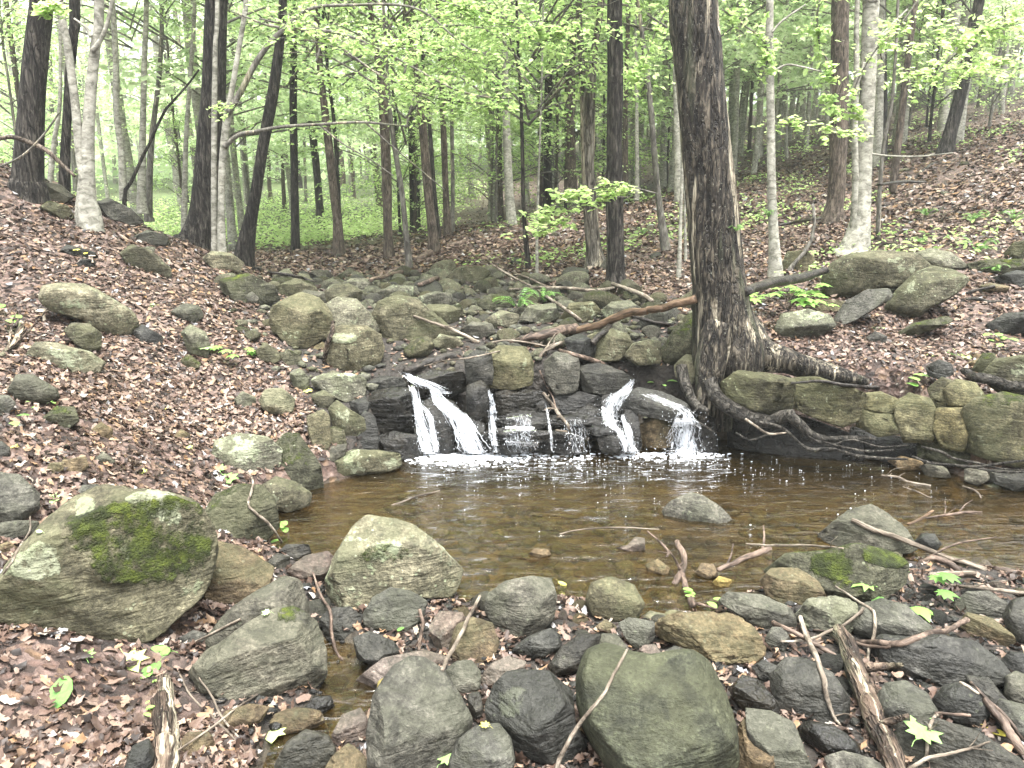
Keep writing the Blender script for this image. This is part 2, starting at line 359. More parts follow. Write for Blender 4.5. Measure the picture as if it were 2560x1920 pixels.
def ground_mat():
    m = M('forest_floor'); v = m.co('Object', rand=False); vd = m.n('VectorMath', operation='ADD'); m.l(v, vd.inputs[0])
    nv = m.noise(v, 14, 2, out='Color'); sc = m.n('VectorMath', operation='SCALE'); sc.inputs['Scale'].default_value = .06
    m.l(nv, sc.inputs[0]); m.l(sc.outputs[0], vd.inputs[1])
    vr = m.n('TexVoronoi'); vr.inputs['Scale'].default_value = 24; m.l(vd.outputs[0], vr.inputs[0])
    sep = m.n('SeparateColor'); m.l(vr.outputs['Color'], sep.inputs[0])
    leaf = m.ramp(sep.outputs[0], [(0, (.025, .015, .01)), (.3, (.08, .045, .03)), (.55, (.17, .105, .08)), (.8, (.28, .20, .165)), (1, (.2, .12, .06))])
    leaf = m.mix(1.0, leaf, (.62, .60, .60), 'MULTIPLY'); leaf = m.mix(.8, leaf, m.ramp(vr.outputs['Distance'], [(0, 1.15), (.55, .5)]), 'MULTIPLY')
    shade_soil = m.ramp(m.noise(v, 22, 5, .7), [(.3, (.006, .005, .004)), (.6, (.022, .017, .012)), (.75, (.055, .045, .034))])  # earth colour, darkened to carry the shade in the gaps between stones
    mud = m.ramp(m.noise(v, 5, 6, .7, .5), [(.3, (.022, .017, .008)), (.5, (.06, .046, .022)), (.65, (.12, .10, .05)), (.8, (.20, .17, .10))])
    grn = m.ramp(m.noise(v, 40, 4, .7), [(.3, (.03, .06, .015)), (.6, (.10, .19, .04)), (.8, (.17, .3, .07))])
    c = m.mix(m.attr('shade_soil'), leaf, shade_soil); c = m.mix(m.attr('green'), c, grn); c = m.mix(m.attr('mud'), c, mud)
    h = m.math('ADD', m.noise(v, 30, 5, .7), vr.outputs['Distance'])
    return m.setp(Base_Color=c, Roughness=.75, Normal=m.bump(h, .8, .03))
def water_mat():
    m = M('stream_water'); v = m.co('Object', (1, 2.4, 1), rand=False)
    w = m.n('TexNoise'); w.inputs['Scale'].default_value = 6; w.inputs['Detail'].default_value = 5; w.inputs['Distortion'].default_value = .7; m.l(v, w.inputs[0])
    w2 = m.noise(m.co('Object', (1, 2.6, 1), rand=False), 20, 3, .5, .5)
    nb = m.bump(m.math('ADD', w.outputs[0], m.math('MULTIPLY', w2, .15)), .72, .034)
    t = m.n('BsdfTransparent'); t.inputs[0].default_value = (.72, .61, .42, 1)
    d = m.n('BsdfDiffuse'); d.inputs[0].default_value = (.042, .030, .012, 1)
    x1 = m.n('MixShader'); x1.inputs[0].default_value = .22; m.l(t.outputs[0], x1.inputs[1]); m.l(d.outputs[0], x1.inputs[2])
    g = m.n('BsdfGlossy'); g.inputs['Roughness'].default_value = .03; m.l(nb, g.inputs['Normal'])
    f = m.n('Fresnel'); f.inputs[0].default_value = 1.62; m.l(nb, f.inputs['Normal'])
    x2 = m.n('MixShader'); m.l(f.outputs[0], x2.inputs[0]); m.l(x1.outputs[0], x2.inputs[1]); m.l(g.outputs[0], x2.inputs[2])
    m.l(x2.outputs[0], m.out.inputs[0]); return m.m
def white_water(name, tr):
    m = M(name); m.setp(Base_Color=(.82, .86, .9), Roughness=.25, Specular_IOR_Level=.6)
    t = m.n('BsdfTransparent'); t.inputs[0].default_value = (.95, .96, .97, 1); x = m.n('MixShader'); x.inputs[0].default_value = tr
    m.l(m.b.outputs[0], x.inputs[1]); m.l(t.outputs[0], x.inputs[2]); m.l(x.outputs[0], m.out.inputs[0]); return m.m
WW = white_water('falling_white_water', .35); FOAM = white_water('foam', .12)

def sheet_mat():
    m = M('running_water_sheet'); u = m.attr('su'); w = m.attr('sv'); cb = m.n('CombineXYZ'); m.l(u, cb.inputs[0]); m.l(w, cb.inputs[1]); m.l(m.attr('seed'), cb.inputs[2])
    mp = m.n('Mapping'); mp.inputs['Scale'].default_value = (70, 13, 1); m.l(cb.outputs[0], mp.inputs[0])
    n1 = m.noise(mp.outputs[0], 1.0, 4, .65, .8); mp2 = m.n('Mapping'); mp2.inputs['Scale'].default_value = (24, 22, 1); m.l(cb.outputs[0], mp2.inputs[0]); n2 = m.noise(mp2.outputs[0], 1.0, 3, .6, .6)
    a = m.math('ADD', m.math('ADD', m.math('MULTIPLY', n1, .6), m.math('MULTIPLY', n2, .4)), m.math('MULTIPLY', m.attr('edge'), .22))
    fac = m.ramp(a, [(.58, 0.0), (.66, .28), (.80, .85)])
    m.setp(Base_Color=(.85, .88, .92), Roughness=.3, Normal=m.bump(n1, .6, .01)); t = m.n('BsdfTransparent'); g = m.n('BsdfGlossy'); g.inputs['Roughness'].default_value = .08; m.l(m.bump(n1, .7, .01), g.inputs['Normal'])
    x0 = m.n('MixShader'); f = m.n('Fresnel'); f.inputs[0].default_value = 1.33; m.l(f.outputs[0], x0.inputs[0]); m.l(t.outputs[0], x0.inputs[1]); m.l(g.outputs[0], x0.inputs[2])
    x = m.n('MixShader'); m.l(fac, x.inputs[0]); m.l(x0.outputs[0], x.inputs[1]); m.l(m.b.outputs[0], x.inputs[2]); m.l(x.outputs[0], m.out.inputs[0]); return m.m
SHEET = sheet_mat()
# ------------------------------------------------------------ ground and water
def axis(lo, hi, a, b, fine, far):
    c = list(np.arange(a, b, fine)); s = fine; x = b
    while x < hi: c.append(x); s *= far; x += s
    c.append(hi); s = fine; x = a-fine
    while x > lo: c.insert(0, x); s *= far; x -= s
    c.insert(0, lo); return np.array(c)
gx = axis(-150, 150, -5, 5.2, .04, 1.06); gy = axis(-60, 220, 1.0, 9, .04, 1.06)
GX, GY = np.meshgrid(gx, gy); GZ = H(GX, GY)
v = np.stack([GX, GY, GZ], -1).reshape(-1, 3); nx, ny = len(gx), len(gy)
i = np.arange(ny-1)[:, None]*nx+np.arange(nx-1)[None, :]
f = np.stack([i, i+1, i+1+nx, i+nx], -1).reshape(-1, 4)
px, py = v[:, 0], v[:, 1]
s_p = sdf(px, py, POOL); s_c = sdf(px, py, CHAN); s_k = sdf(px, py, CREEK); s_b = sdf(px, py, COBB)
mud = np.maximum(1-sst(-.03, .08, s_p), 1-sst(-.03, .05, s_c))
shade_soil = np.maximum(1-sst(-.1, .15, s_k), 1-sst(-.1, .15, s_b))
green = sst(11, 18, py)*(1-sst(-7, 0, px-(py-15)*.1+2*nz(px, py, .7, 9)))*.5+.15*sst(.15, .6, nz(px, py, .9, 3))*sst(7, 12, py)
ground = obj('ground', mesh_np('ground', v, f, [ground_mat()], attrs={'mud': mud, 'shade_soil': shade_soil, 'green': np.clip(green, 0, 1)}))
tag(ground, kind='structure')
wx, wy = np.meshgrid(np.linspace(-1.9, 6, 160), np.linspace(1.1, 5.6, 100)); wz = .0025*nz(wx, wy, 11, 5)
wv = np.stack([wx, wy, wz], -1).reshape(-1, 3); i = np.arange(99)[:, None]*160+np.arange(159)[None, :]
wf = np.stack([i, i+1, i+161, i+160], -1).reshape(-1, 4)
wp = wv[wf].mean(1); sd = np.minimum(sdf(wp[:, 0], wp[:, 1], POOL)-.12, sdf(wp[:, 0], wp[:, 1], CHAN)-.04)
wf = wf[sd < 0]
water = tag(obj('water', mesh_np('water', wv, wf, [water_mat()])), kind='structure')
# ------------------------------------------------------------ stones traced from the photograph, each one a solid boulder
_ico = {}
def ico(n):
    if n not in _ico:
        bm = bmesh.new(); bmesh.ops.create_icosphere(bm, subdivisions=n, radius=1)
        v = np.array([p.co[:] for p in bm.verts]); f = np.array([[q.index for q in p.verts] for p in bm.faces]); bm.free(); _ico[n] = (v, f)
    return _ico[n]
BV, BF, BN = [], [], [0]
def add_bvh(v, f):
    f = np.asarray(f)+BN[0]; BV.append(v); BF.append(f); BN[0] += len(v)
def outline_R(poly, cx, cy, sm):
    th = np.linspace(-math.pi, math.pi, 181)[:-1]; R = np.zeros(180); n = len(poly)
    for k, a in enumerate(th):
        dx, dy = math.cos(a), -math.sin(a); best = 0
        for i in range(n):
            x1, y1 = poly[i][0]-cx, poly[i][1]-cy; x2, y2 = poly[(i+1) % n][0]-cx, poly[(i+1) % n][1]-cy
            ex, ey = x2-x1, y2-y1; den = dx*ey-dy*ex
            if abs(den) < 1e-9: continue
            t = (x1*ey-y1*ex)/den; u = (x1*dy-y1*dx)/den
            if t > 0 and -1e-6 <= u <= 1+1e-6: best = max(best, t)
        R[k] = best
    R[R == 0] = R[R > 0].mean()
    w = np.exp(-np.linspace(-2, 2, 2*sm+1)**2); w /= w.sum()
    R = np.convolve(np.concatenate([R[-sm:], R, R[:sm]]), w, 'valid')
    return R
NR = [0]; placed = []
def rock(label, mat, poly, name='rock', cat='rock', Y=None, T=None, ang=.5, sub=None, rough=1.0, lich=(), moss=(), group=None, sink=0.0, smooth=None, box=None):
    poly = P(poly) if isinstance(poly, str) else poly
    if smooth is None: smooth = 3 if ang < .45 else 1
    if box is None: box = 2.3+3.2*max(0, ang-.2)
    NR[0] += 1; r = np.random.default_rng(NR[0]*13+5)
    a = np.array(poly); x0, y0 = a.min(0); x1, y1 = a.max(0); cx, cy = (x0+x1)/2, (y0+y1)/2
    if Y is None:
        b = a[a[:, 1].argmax()]; Y = hit(b[0]*.5+cx*.5, b[1])[1]
    d0 = ray(cx, cy); t0 = Y/d0[1]; pxm = t0/FV
    w, h = (x1-x0)*pxm/2, (y1-y0)*pxm/2
    if T is None: T = .95*math.sqrt(w*h) if w < 2.2*h else .9*h+.15*w
    t0 = (Y+T*.62)/d0[1]; pxm = t0/FV; C = np.array([0, 0, CH])+d0*t0
    F = d0/np.linalg.norm(d0); X = np.cross(F, [0, 0, 1]); X /= np.linalg.norm(X); Z = np.cross(X, F)
    big = (x1-x0)
    if sub is None: sub = 6 if big > 230 else 5 if big > 85 else 4 if big > 32 else 3
    sv, sf = ico(sub); R = outline_R(poly, cx, cy, smooth)*pxm
    th = np.arctan2(sv[:, 1], sv[:, 0]); idx = (th+math.pi)/(2*math.pi)*180; i0 = idx.astype(int) % 180; fr = idx-np.floor(idx)
    rr = R[i0]*(1-fr)+R[(i0+1) % 180]*fr
    sz = sv[:, 2]; sxy = (1-np.abs(sz)**box)**(1/box)
    L = np.stack([rr*np.cos(th)*sxy, rr*np.sin(th)*sxy, sz*T], -1)   # right, up, towards viewer
    ring = np.stack([R*np.cos(np.linspace(-math.pi, math.pi, 181)[:-1]), R*np.sin(np.linspace(-math.pi, math.pi, 181)[:-1]), R*0], -1)
    nf = int(3+ang*11)
    wn = [np.array([r.normal(0, .25), r.uniform(-.75, -.25), 1.]), np.array([r.normal(0, .5), -1, r.uniform(-.2, .25)])]
    for k in range(nf): wn.append(np.array([r.normal(0, 1), r.normal(-.5, .8), r.normal(.1, .8)]))
    for k, q in enumerate(wn):
        q = q/np.linalg.norm(q); n = np.array([q.dot(X), q.dot(Z), -q.dot(F)])
        sup = (L@n).max(); rm = (ring@n).max()
        d = rm+(sup-rm)*r.uniform(.1, .6)-.04*ang*sup
        e = np.maximum(L@n-d, 0); L = L-(e*(.6+.4*min(1, ang*2)))[:, None]*n
    if ang >= .5:
        for k, q in enumerate((np.array([-r.uniform(.5, 1.1), -1, r.uniform(-.35, .2)]), np.array([r.uniform(.4, 1.1), -1, r.uniform(-.35, .3)]), np.array([r.uniform(-.35, .35), -r.uniform(.35, .7), 1.]))):
            q = q/np.linalg.norm(q); n = np.array([q.dot(X), q.dot(Z), -q.dot(F)]); sup = (L@n).max(); d = max(r.uniform(.62, .78)*sup, (ring@n).max()*.95)
            L = L-np.maximum(L@n-d, 0)[:, None]*n
    V = C+L[:, :1]*X+L[:, 1:2]*Z-L[:, 2:]*F-C
    S = math.sqrt(max(w*h, 1e-6)); nrm = L/np.array([w, h, T])**2; nrm /= np.linalg.norm(nrm, axis=1)[:, None]+1e-9
    NW = nrm[:, :1]*X+nrm[:, 1:2]*Z-nrm[:, 2:]*F
    o3 = Vector(r.uniform(-50, 50, 3)); amp = .045*S*rough*(1-.25*min(1, ang)); f1 = 1.6/S
    dd = np.empty(len(V))
    for i, p in enumerate(V):
        q = Vector(p)
        s = mn.noise(q*f1+o3)*1.1+mn.noise(q*(f1*2.6)+o3)*.55
        if sub >= 5: s += mn.noise(q*(f1*7)+o3)*.28-abs(mn.noise(Vector((q.x, q.y, q.z*2))*(f1*3)+o3))*.7
        if sub >= 6: s += mn.noise(q*(f1*18)+o3)*.09
        dd[i] = s
    V = V+NW*(dd*amp)[:, None]
    V[:, 2] -= sink
    at_ = {}
    for nm, bl in (('moss', moss), ('lich', lich)):
        if len(bl):
            vx = cx+L[:, 0]/pxm; vy = cy-L[:, 1]/pxm; m = np.zeros(len(V))
            for b in bl: m = np.maximum(m, (1-sst(.55, 1.15, np.hypot((vx-b[0])/b[2], (vy-b[1])/(b[3] if len(b) > 3 else b[2]))))*(L[:, 2] > -.3*T))
            at_[nm] = m
            if nm == 'moss': V = V+NW*(m*np.clip(.5+1.2*nz(V[:, 0]*1.3+V[:, 2], V[:, 1]+V[:, 2]*.7, 26, NR[0]), 0, 1.4)*.007)[:, None]
    o = obj(name, mesh_np(name, V, sf, [RM[mat]], attrs=at_), loc=tuple(C))
    tag(o, label, cat, group)
    add_bvh(V+C, sf); placed.append((C[0], C[1], max(w, T)*1.15)); placed.append((C[0]*(1-T/C[1]), C[1]-T, w*.9))
    return o
def rocks(txt, **kw):
    for ln in txt.strip().split('\n'):
        if not ln.strip() or ln.strip()[0] == '#': continue
        q = [s.strip() for s in ln.split('|')]
        k = dict(kw)
        if len(q) > 3:
            for it in q[3].split():
                a, b = it.split('='); k[a] = float(b) if a not in ('sub', 'smooth') else int(b)
        rock(q[0], q[1], q[2], **k)

# --- foreground left
rock("huge rounded boulder with green moss cap and pale lichen spots at lower left", 'olive',
 "8,1235 40,1185 75,1140 130,1085 190,1050 240,1035 285,1048 320,1065 380,1078 425,1105 455,1160 462,1210 448,1260 415,1310 350,1355 290,1385 200,1392 120,1372 75,1330 35,1285",
 name='boulder', cat='boulder', ang=.35, moss=[(330, 1200, 130, 105), (240, 1135, 95, 65), (350, 1125, 110, 45), (250, 1210, 65, 60), (400, 1190, 60, 95)],
 lich=[(205, 1090, 22, 40), (345, 1115, 50, 20), (265, 1195, 18, 30), (360, 1140, 30, 20), (110, 1180, 60, 40), (330, 1085, 60, 18)], sink=.02)
rock("huge smooth olive green boulder with black lichen patch at bottom of the picture", 'greenish',
 "1240,1480 1255,1430 1300,1408 1350,1420 1400,1422 1440,1410 1490,1404 1530,1425 1560,1480 1585,1550 1591,1620 1570,1665 1530,1695 1430,1705 1340,1690 1300,1640 1262,1590 1245,1540",
 name='boulder', cat='boulder', ang=.2, T=.3, rough=.55)
rock("large pointed grey boulder with pyramid top standing at the near edge of the pool", 'pale',
 "703,1262 705,1240 735,1180 765,1135 798,1110 850,1120 900,1142 960,1190 1007,1245 990,1285 970,1300 900,1290 820,1300 760,1315 715,1300",
 name='boulder', cat='boulder', ang=.8, moss=[(830, 1195, 75, 28)], smooth=1)
rock("large dark grey boulder with pale spots, right of the mossy giant boulder", 'grey',
 "412,1430 450,1390 540,1345 595,1322 640,1325 690,1370 703,1430 697,1490 645,1520 560,1518 480,1492 435,1465", name='boulder', cat='boulder', ang=.5, moss=[(640, 1345, 50, 30)])
rock("tall triangular grey green boulder with diagonal ledge, bottom centre", 'grey',
 "798,1640 795,1560 810,1500 850,1442 890,1422 930,1425 965,1455 1000,1510 1022,1570 1000,1610 960,1665 880,1695 810,1685", name='boulder', cat='boulder', ang=.75, moss=[], lich=[(905, 1520, 12)])
rock("dark square boulder with cream lichen patch, left of the smooth olive boulder", 'dark',
 "1043,1530 1058,1490 1090,1458 1130,1450 1185,1455 1235,1490 1242,1560 1268,1600 1250,1640 1190,1645 1120,1625 1065,1590", name='boulder', cat='boulder', ang=.6, lich=[(1115, 1520, 50, 40)])
rocks("""
shadowed brown boulder wedged behind the mossy giant boulder|tan|440,1170 480,1163 530,1185 590,1238 575,1285 500,1315 450,1305 435,1230|ang=.4
smooth grey green boulder behind the large dark boulder with pale spots|grey|448,1360 500,1310 560,1275 620,1253 655,1272 668,1330 665,1400 560,1440 460,1420|ang=.3
small round dark stone under the pyramid boulder|dark|690,1332 718,1312 758,1312 783,1338 776,1372 740,1388 702,1372
rounded grey stone just below the pyramid boulder|grey|783,1322 808,1285 845,1270 890,1280 927,1305 912,1342 880,1366 830,1360 787,1347|ang=.3
flat dark stone half under brown leaves between bottom boulders|dark|763,1372 800,1362 850,1388 872,1418 825,1440 772,1422
leaf covered flat slab beside the little outlet stream|pink|768,1458 830,1418 920,1408 988,1435 960,1470 880,1482 800,1482|T=.16
small yellow stone by the triangular bottom boulder|yellow|812,1500 816,1472 835,1461 852,1475 842,1502 822,1512|ang=.1 Y=2.28
smooth mid grey cobble right of the triangular boulder|grey|957,1452 985,1430 1020,1428 1040,1455 1036,1490 1005,1506 975,1482|ang=.2
small upright grey wedge stone|dark|1008,1502 1035,1495 1046,1530 1036,1566 1015,1540
rough reddish brown cobble above the cream lichen boulder|pink|1038,1462 1065,1430 1100,1419 1137,1432 1126,1462 1090,1486 1045,1490|rough=2
light tan rounded block beneath the splintered stick|tan|968,1402 985,1350 1020,1334 1065,1348 1080,1390 1062,1432 1010,1432 983,1425|ang=.4
purple grey flat stone with wet leaves on it|pink|925,1352 950,1321 1000,1325 1012,1345 982,1402 940,1402
large angular grey block at middle of the near shore|grey|1047,1322 1050,1285 1090,1258 1150,1246 1192,1250 1204,1290 1199,1335 1160,1370 1110,1383 1073,1360|ang=.8 smooth=1
yellowish green egg shaped stone at the pool edge|olive|1264,1302 1275,1262 1320,1246 1370,1262 1393,1300 1376,1336 1320,1346 1280,1332|ang=.05 rough=.6
dark oval cobble lying below the angular grey block|dark|1103,1405 1140,1375 1190,1356 1211,1370 1212,1400 1180,1422 1130,1427|ang=.15
small tan pebble beneath the egg shaped stone|tan|1284,1356 1308,1338 1333,1352 1326,1369 1295,1371
blue grey triangular stone near the egg shaped stone|grey|1333,1350 1355,1336 1412,1340 1414,1375 1385,1407 1358,1390|ang=.6
long smooth dark grey stone leaning by the olive boulder|dark|1183,1442 1210,1400 1250,1370 1300,1367 1292,1402 1250,1450 1200,1462|ang=.15
smooth grey brown stone right above the olive boulder|grey|1275,1402 1300,1370 1330,1369 1356,1395 1347,1427 1310,1427 1280,1417|ang=.1
small pale pinkish cobble peeping over the olive boulder|pink|1366,1420 1390,1395 1415,1391 1433,1415 1410,1432 1375,1427
small pale grey cobble peeping over the olive boulder|grey|1433,1412 1455,1396 1492,1402 1482,1432 1440,1430
broken brown rock with yellow edges and a hollow|tan|1408,1368 1440,1340 1500,1327 1570,1321 1622,1340 1651,1380 1646,1416 1600,1431 1550,1426 1480,1402 1428,1395|ang=.9 rough=2.4 smooth=1
flat blue grey slab at the pool edge under a stick|grey|1547,1312 1570,1288 1640,1284 1702,1300 1722,1340 1660,1362 1600,1337|ang=.4
blocky grey stone with cream vein at the foot of the mossy slab|tan|1643,1267 1665,1234 1720,1226 1762,1245 1783,1280 1745,1312 1700,1313 1658,1296|ang=.7
little dark round stone in the water by the grey slab|dark|1977,1177 1990,1155 2015,1151 2032,1170 2022,1187 1990,1190|ang=.1
pale grey oval stone cut by the bottom edge|grey|968,1642 985,1600 1030,1571 1080,1569 1107,1600 1114,1642 1100,1692 1020,1702 973,1682|ang=.1 rough=.5
yellowish pitted block right of the olive boulder|tan|1590,1590 1605,1560 1650,1565 1690,1600 1695,1650 1660,1685 1600,1685|ang=.6 rough=1.6
grey slab leaning behind the yellowish pitted block|grey|1605,1550 1660,1543 1710,1560 1733,1602 1762,1659 1720,1690 1640,1680 1612,1600|ang=.5
shiny wet dark wedge stone in the shadow by the olive boulder|wet|1573,1502 1600,1464 1640,1470 1680,1512 1690,1542 1650,1552 1600,1532|ang=.6
big round dark cobble with faceted front among the sticks|dark|1663,1482 1690,1434 1740,1424 1792,1445 1832,1490 1830,1532 1790,1561 1720,1566 1678,1537|ang=.5
small dark cobble behind the broken brown rock|dark|1623,1446 1645,1427 1682,1435 1682,1462 1650,1477
speckled grey cobble beside the broken brown rock|grey|1653,1386 1665,1357 1695,1354 1706,1380 1695,1412 1665,1410
dark wet oval stone with wrinkled top, bottom right|wet|1722,1592 1745,1569 1800,1568 1847,1590 1864,1620 1840,1642 1790,1636 1740,1612|ang=.15 rough=.7
pale grey long cobble cut by the bottom edge|grey|1783,1659 1820,1634 1880,1634 1935,1659 1925,1692 1800,1697|ang=.1
rough pitted grey rock with knobbly surface|pale|1718,1342 1745,1305 1800,1284 1842,1290 1854,1325 1832,1367 1780,1380 1738,1367|ang=.8 rough=3
broad smooth grey brown boulder under the green maple seedling|grey|1836,1372 1858,1325 1900,1299 1950,1301 2002,1335 2022,1372 1980,1397 1900,1398 1848,1387|ang=.15
long dark flat boulder with mossy right end|dark|1893,1442 1905,1405 1960,1395 2030,1369 2090,1369 2142,1395 2170,1430 2120,1462 2040,1483 1960,1483 1908,1467|ang=.35
angular pale grey stone with light top, right side|grey|2063,1322 2090,1285 2130,1273 2167,1290 2174,1320 2140,1342 2088,1337|ang=.8
flat cracked tan stone below the angular pale one|tan|2076,1366 2090,1334 2140,1334 2182,1360 2194,1385 2160,1397 2108,1387|ang=.5
dark round boulder cut by the right edge|dark|2170,1342 2185,1300 2215,1284 2250,1300 2250,1382 2200,1392|ang=.15
rounded grey cobble below the long dark flat boulder|grey|1893,1532 1908,1490 1950,1474 1992,1485 2020,1520 2020,1560 1980,1592 1930,1587 1898,1562|ang=.15 rough=.6
round granular dark grey cobble at lower right|dark|2020,1532 2035,1495 2070,1474 2112,1480 2134,1520 2122,1556 2070,1567 2028,1552|ang=.08 rough=.5
broad dark slab with a yellow leaf at the bottom right corner|dark|1938,1642 1958,1600 2020,1574 2100,1574 2182,1600 2235,1642 2225,1695 1960,1702|ang=.3
long dark cobble under the right hand branch|dark|2085,1472 2130,1463 2172,1500 2167,1527 2130,1522 2098,1492|ang=.1
round grey cobble cut by right edge beside a twig|grey|2173,1472 2190,1454 2230,1459 2242,1520 2200,1537 2176,1512|ang=.1
small glossy blue grey pebble near the right edge|dark|2130,1456 2150,1439 2173,1450 2167,1471 2145,1477|ang=.3
dull grey cobble at right edge below the branch|grey|2148,1562 2160,1524 2220,1519 2252,1560 2242,1602 2180,1592|ang=.2
dark grey cobble cut by the right edge above a pebble|dark|2168,1442 2180,1414 2220,1409 2242,1440 2212,1462 2180,1462|ang=.2
flat brown stone behind the leaning log at lower left|tan|468,1552 490,1530 540,1524 582,1540 562,1567 500,1573|ang=.4
brown oval stone in the outlet trickle|tan|573,1562 595,1534 640,1529 692,1545 702,1572 660,1583 610,1582|ang=.1
dark rounded stone at the bottom edge left of centre|dark|592,1642 620,1599 665,1579 712,1600 727,1632 702,1672 620,1682|ang=.3
wet purple brown stone beside the triangular boulder|pink|716,1582 740,1544 780,1534 797,1560 792,1602 750,1612 720,1602|ang=.5
faceted grey tan stone at the bottom edge beside the triangular boulder|tan|688,1672 720,1630 755,1610 790,1640 800,1685 700,1702|ang=.8
dark wet stone in the trickle below the dark boulder|wet|648,1532 680,1504 715,1508 722,1532 690,1547|ang=.5
small tan block between the log and the twigs|tan|383,1602 410,1579 455,1590 462,1627 430,1642 388,1632|ang=.8
dark rounded stone left of the bottom log|dark|263,1662 290,1610 325,1604 332,1640 322,1682 273,1682|ang=.1
little grey stone tucked between the big boulders by dead leaves|grey|388,1372 420,1361 447,1375 432,1397 398,1397
reddish grey stone left of the pyramid boulder|pink|618,1227 660,1199 710,1194 732,1220 702,1252 650,1257|ang=.3
small dark wet stone at the pool's left corner|dark|576,1212 600,1194 627,1205 622,1232 590,1232
flat slate grey stone at the pool's left corner|dark|596,1192 620,1174 667,1180 672,1202 625,1212
""")
rock("long mossy grey boulder with yellow green right end, on the right shore", 'mossy',
 "1655,1262 1700,1215 1770,1195 1830,1168 1900,1166 1947,1190 1942,1240 1900,1278 1830,1293 1760,1293 1695,1283", name='boulder', cat='boulder', ang=.6, moss=[(1790, 1225, 40, 30), (1900, 1190, 45, 20)])
rock("pointed flat topped grey slab standing at the right shore of the pool", 'grey',
 "1773,1177 1800,1143 1830,1110 1875,1088 1910,1100 1950,1130 1977,1167 1940,1190 1880,1195 1808,1190", name='boulder', cat='boulder', ang=.7, smooth=1)
# --- stones in the pool
rocks("""
angular grey rock standing alone in the pool|grey|1430,1107 1450,1082 1490,1060 1520,1066 1560,1090 1582,1112 1562,1128 1490,1130 1438,1124|ang=.8 smooth=1 sink=.01
pinkish wedge stone breaking the water surface|pink|1326,1186 1355,1179 1370,1159 1392,1160 1394,1190 1360,1193|ang=.5
tiny speckled stone breaking the pool surface|tan|1141,1197 1155,1185 1185,1187 1191,1199 1165,1206
brown ochre stone in shallow water by the twigs|tan|1393,1222 1420,1207 1447,1225 1442,1242 1400,1237
greyish tan pebble in the shallow water|tan|1501,1242 1515,1217 1540,1217 1554,1242 1530,1252
small yellow block in shallow water near the shore|yellow|1539,1260 1552,1245 1581,1250 1573,1270 1548,1270
""")
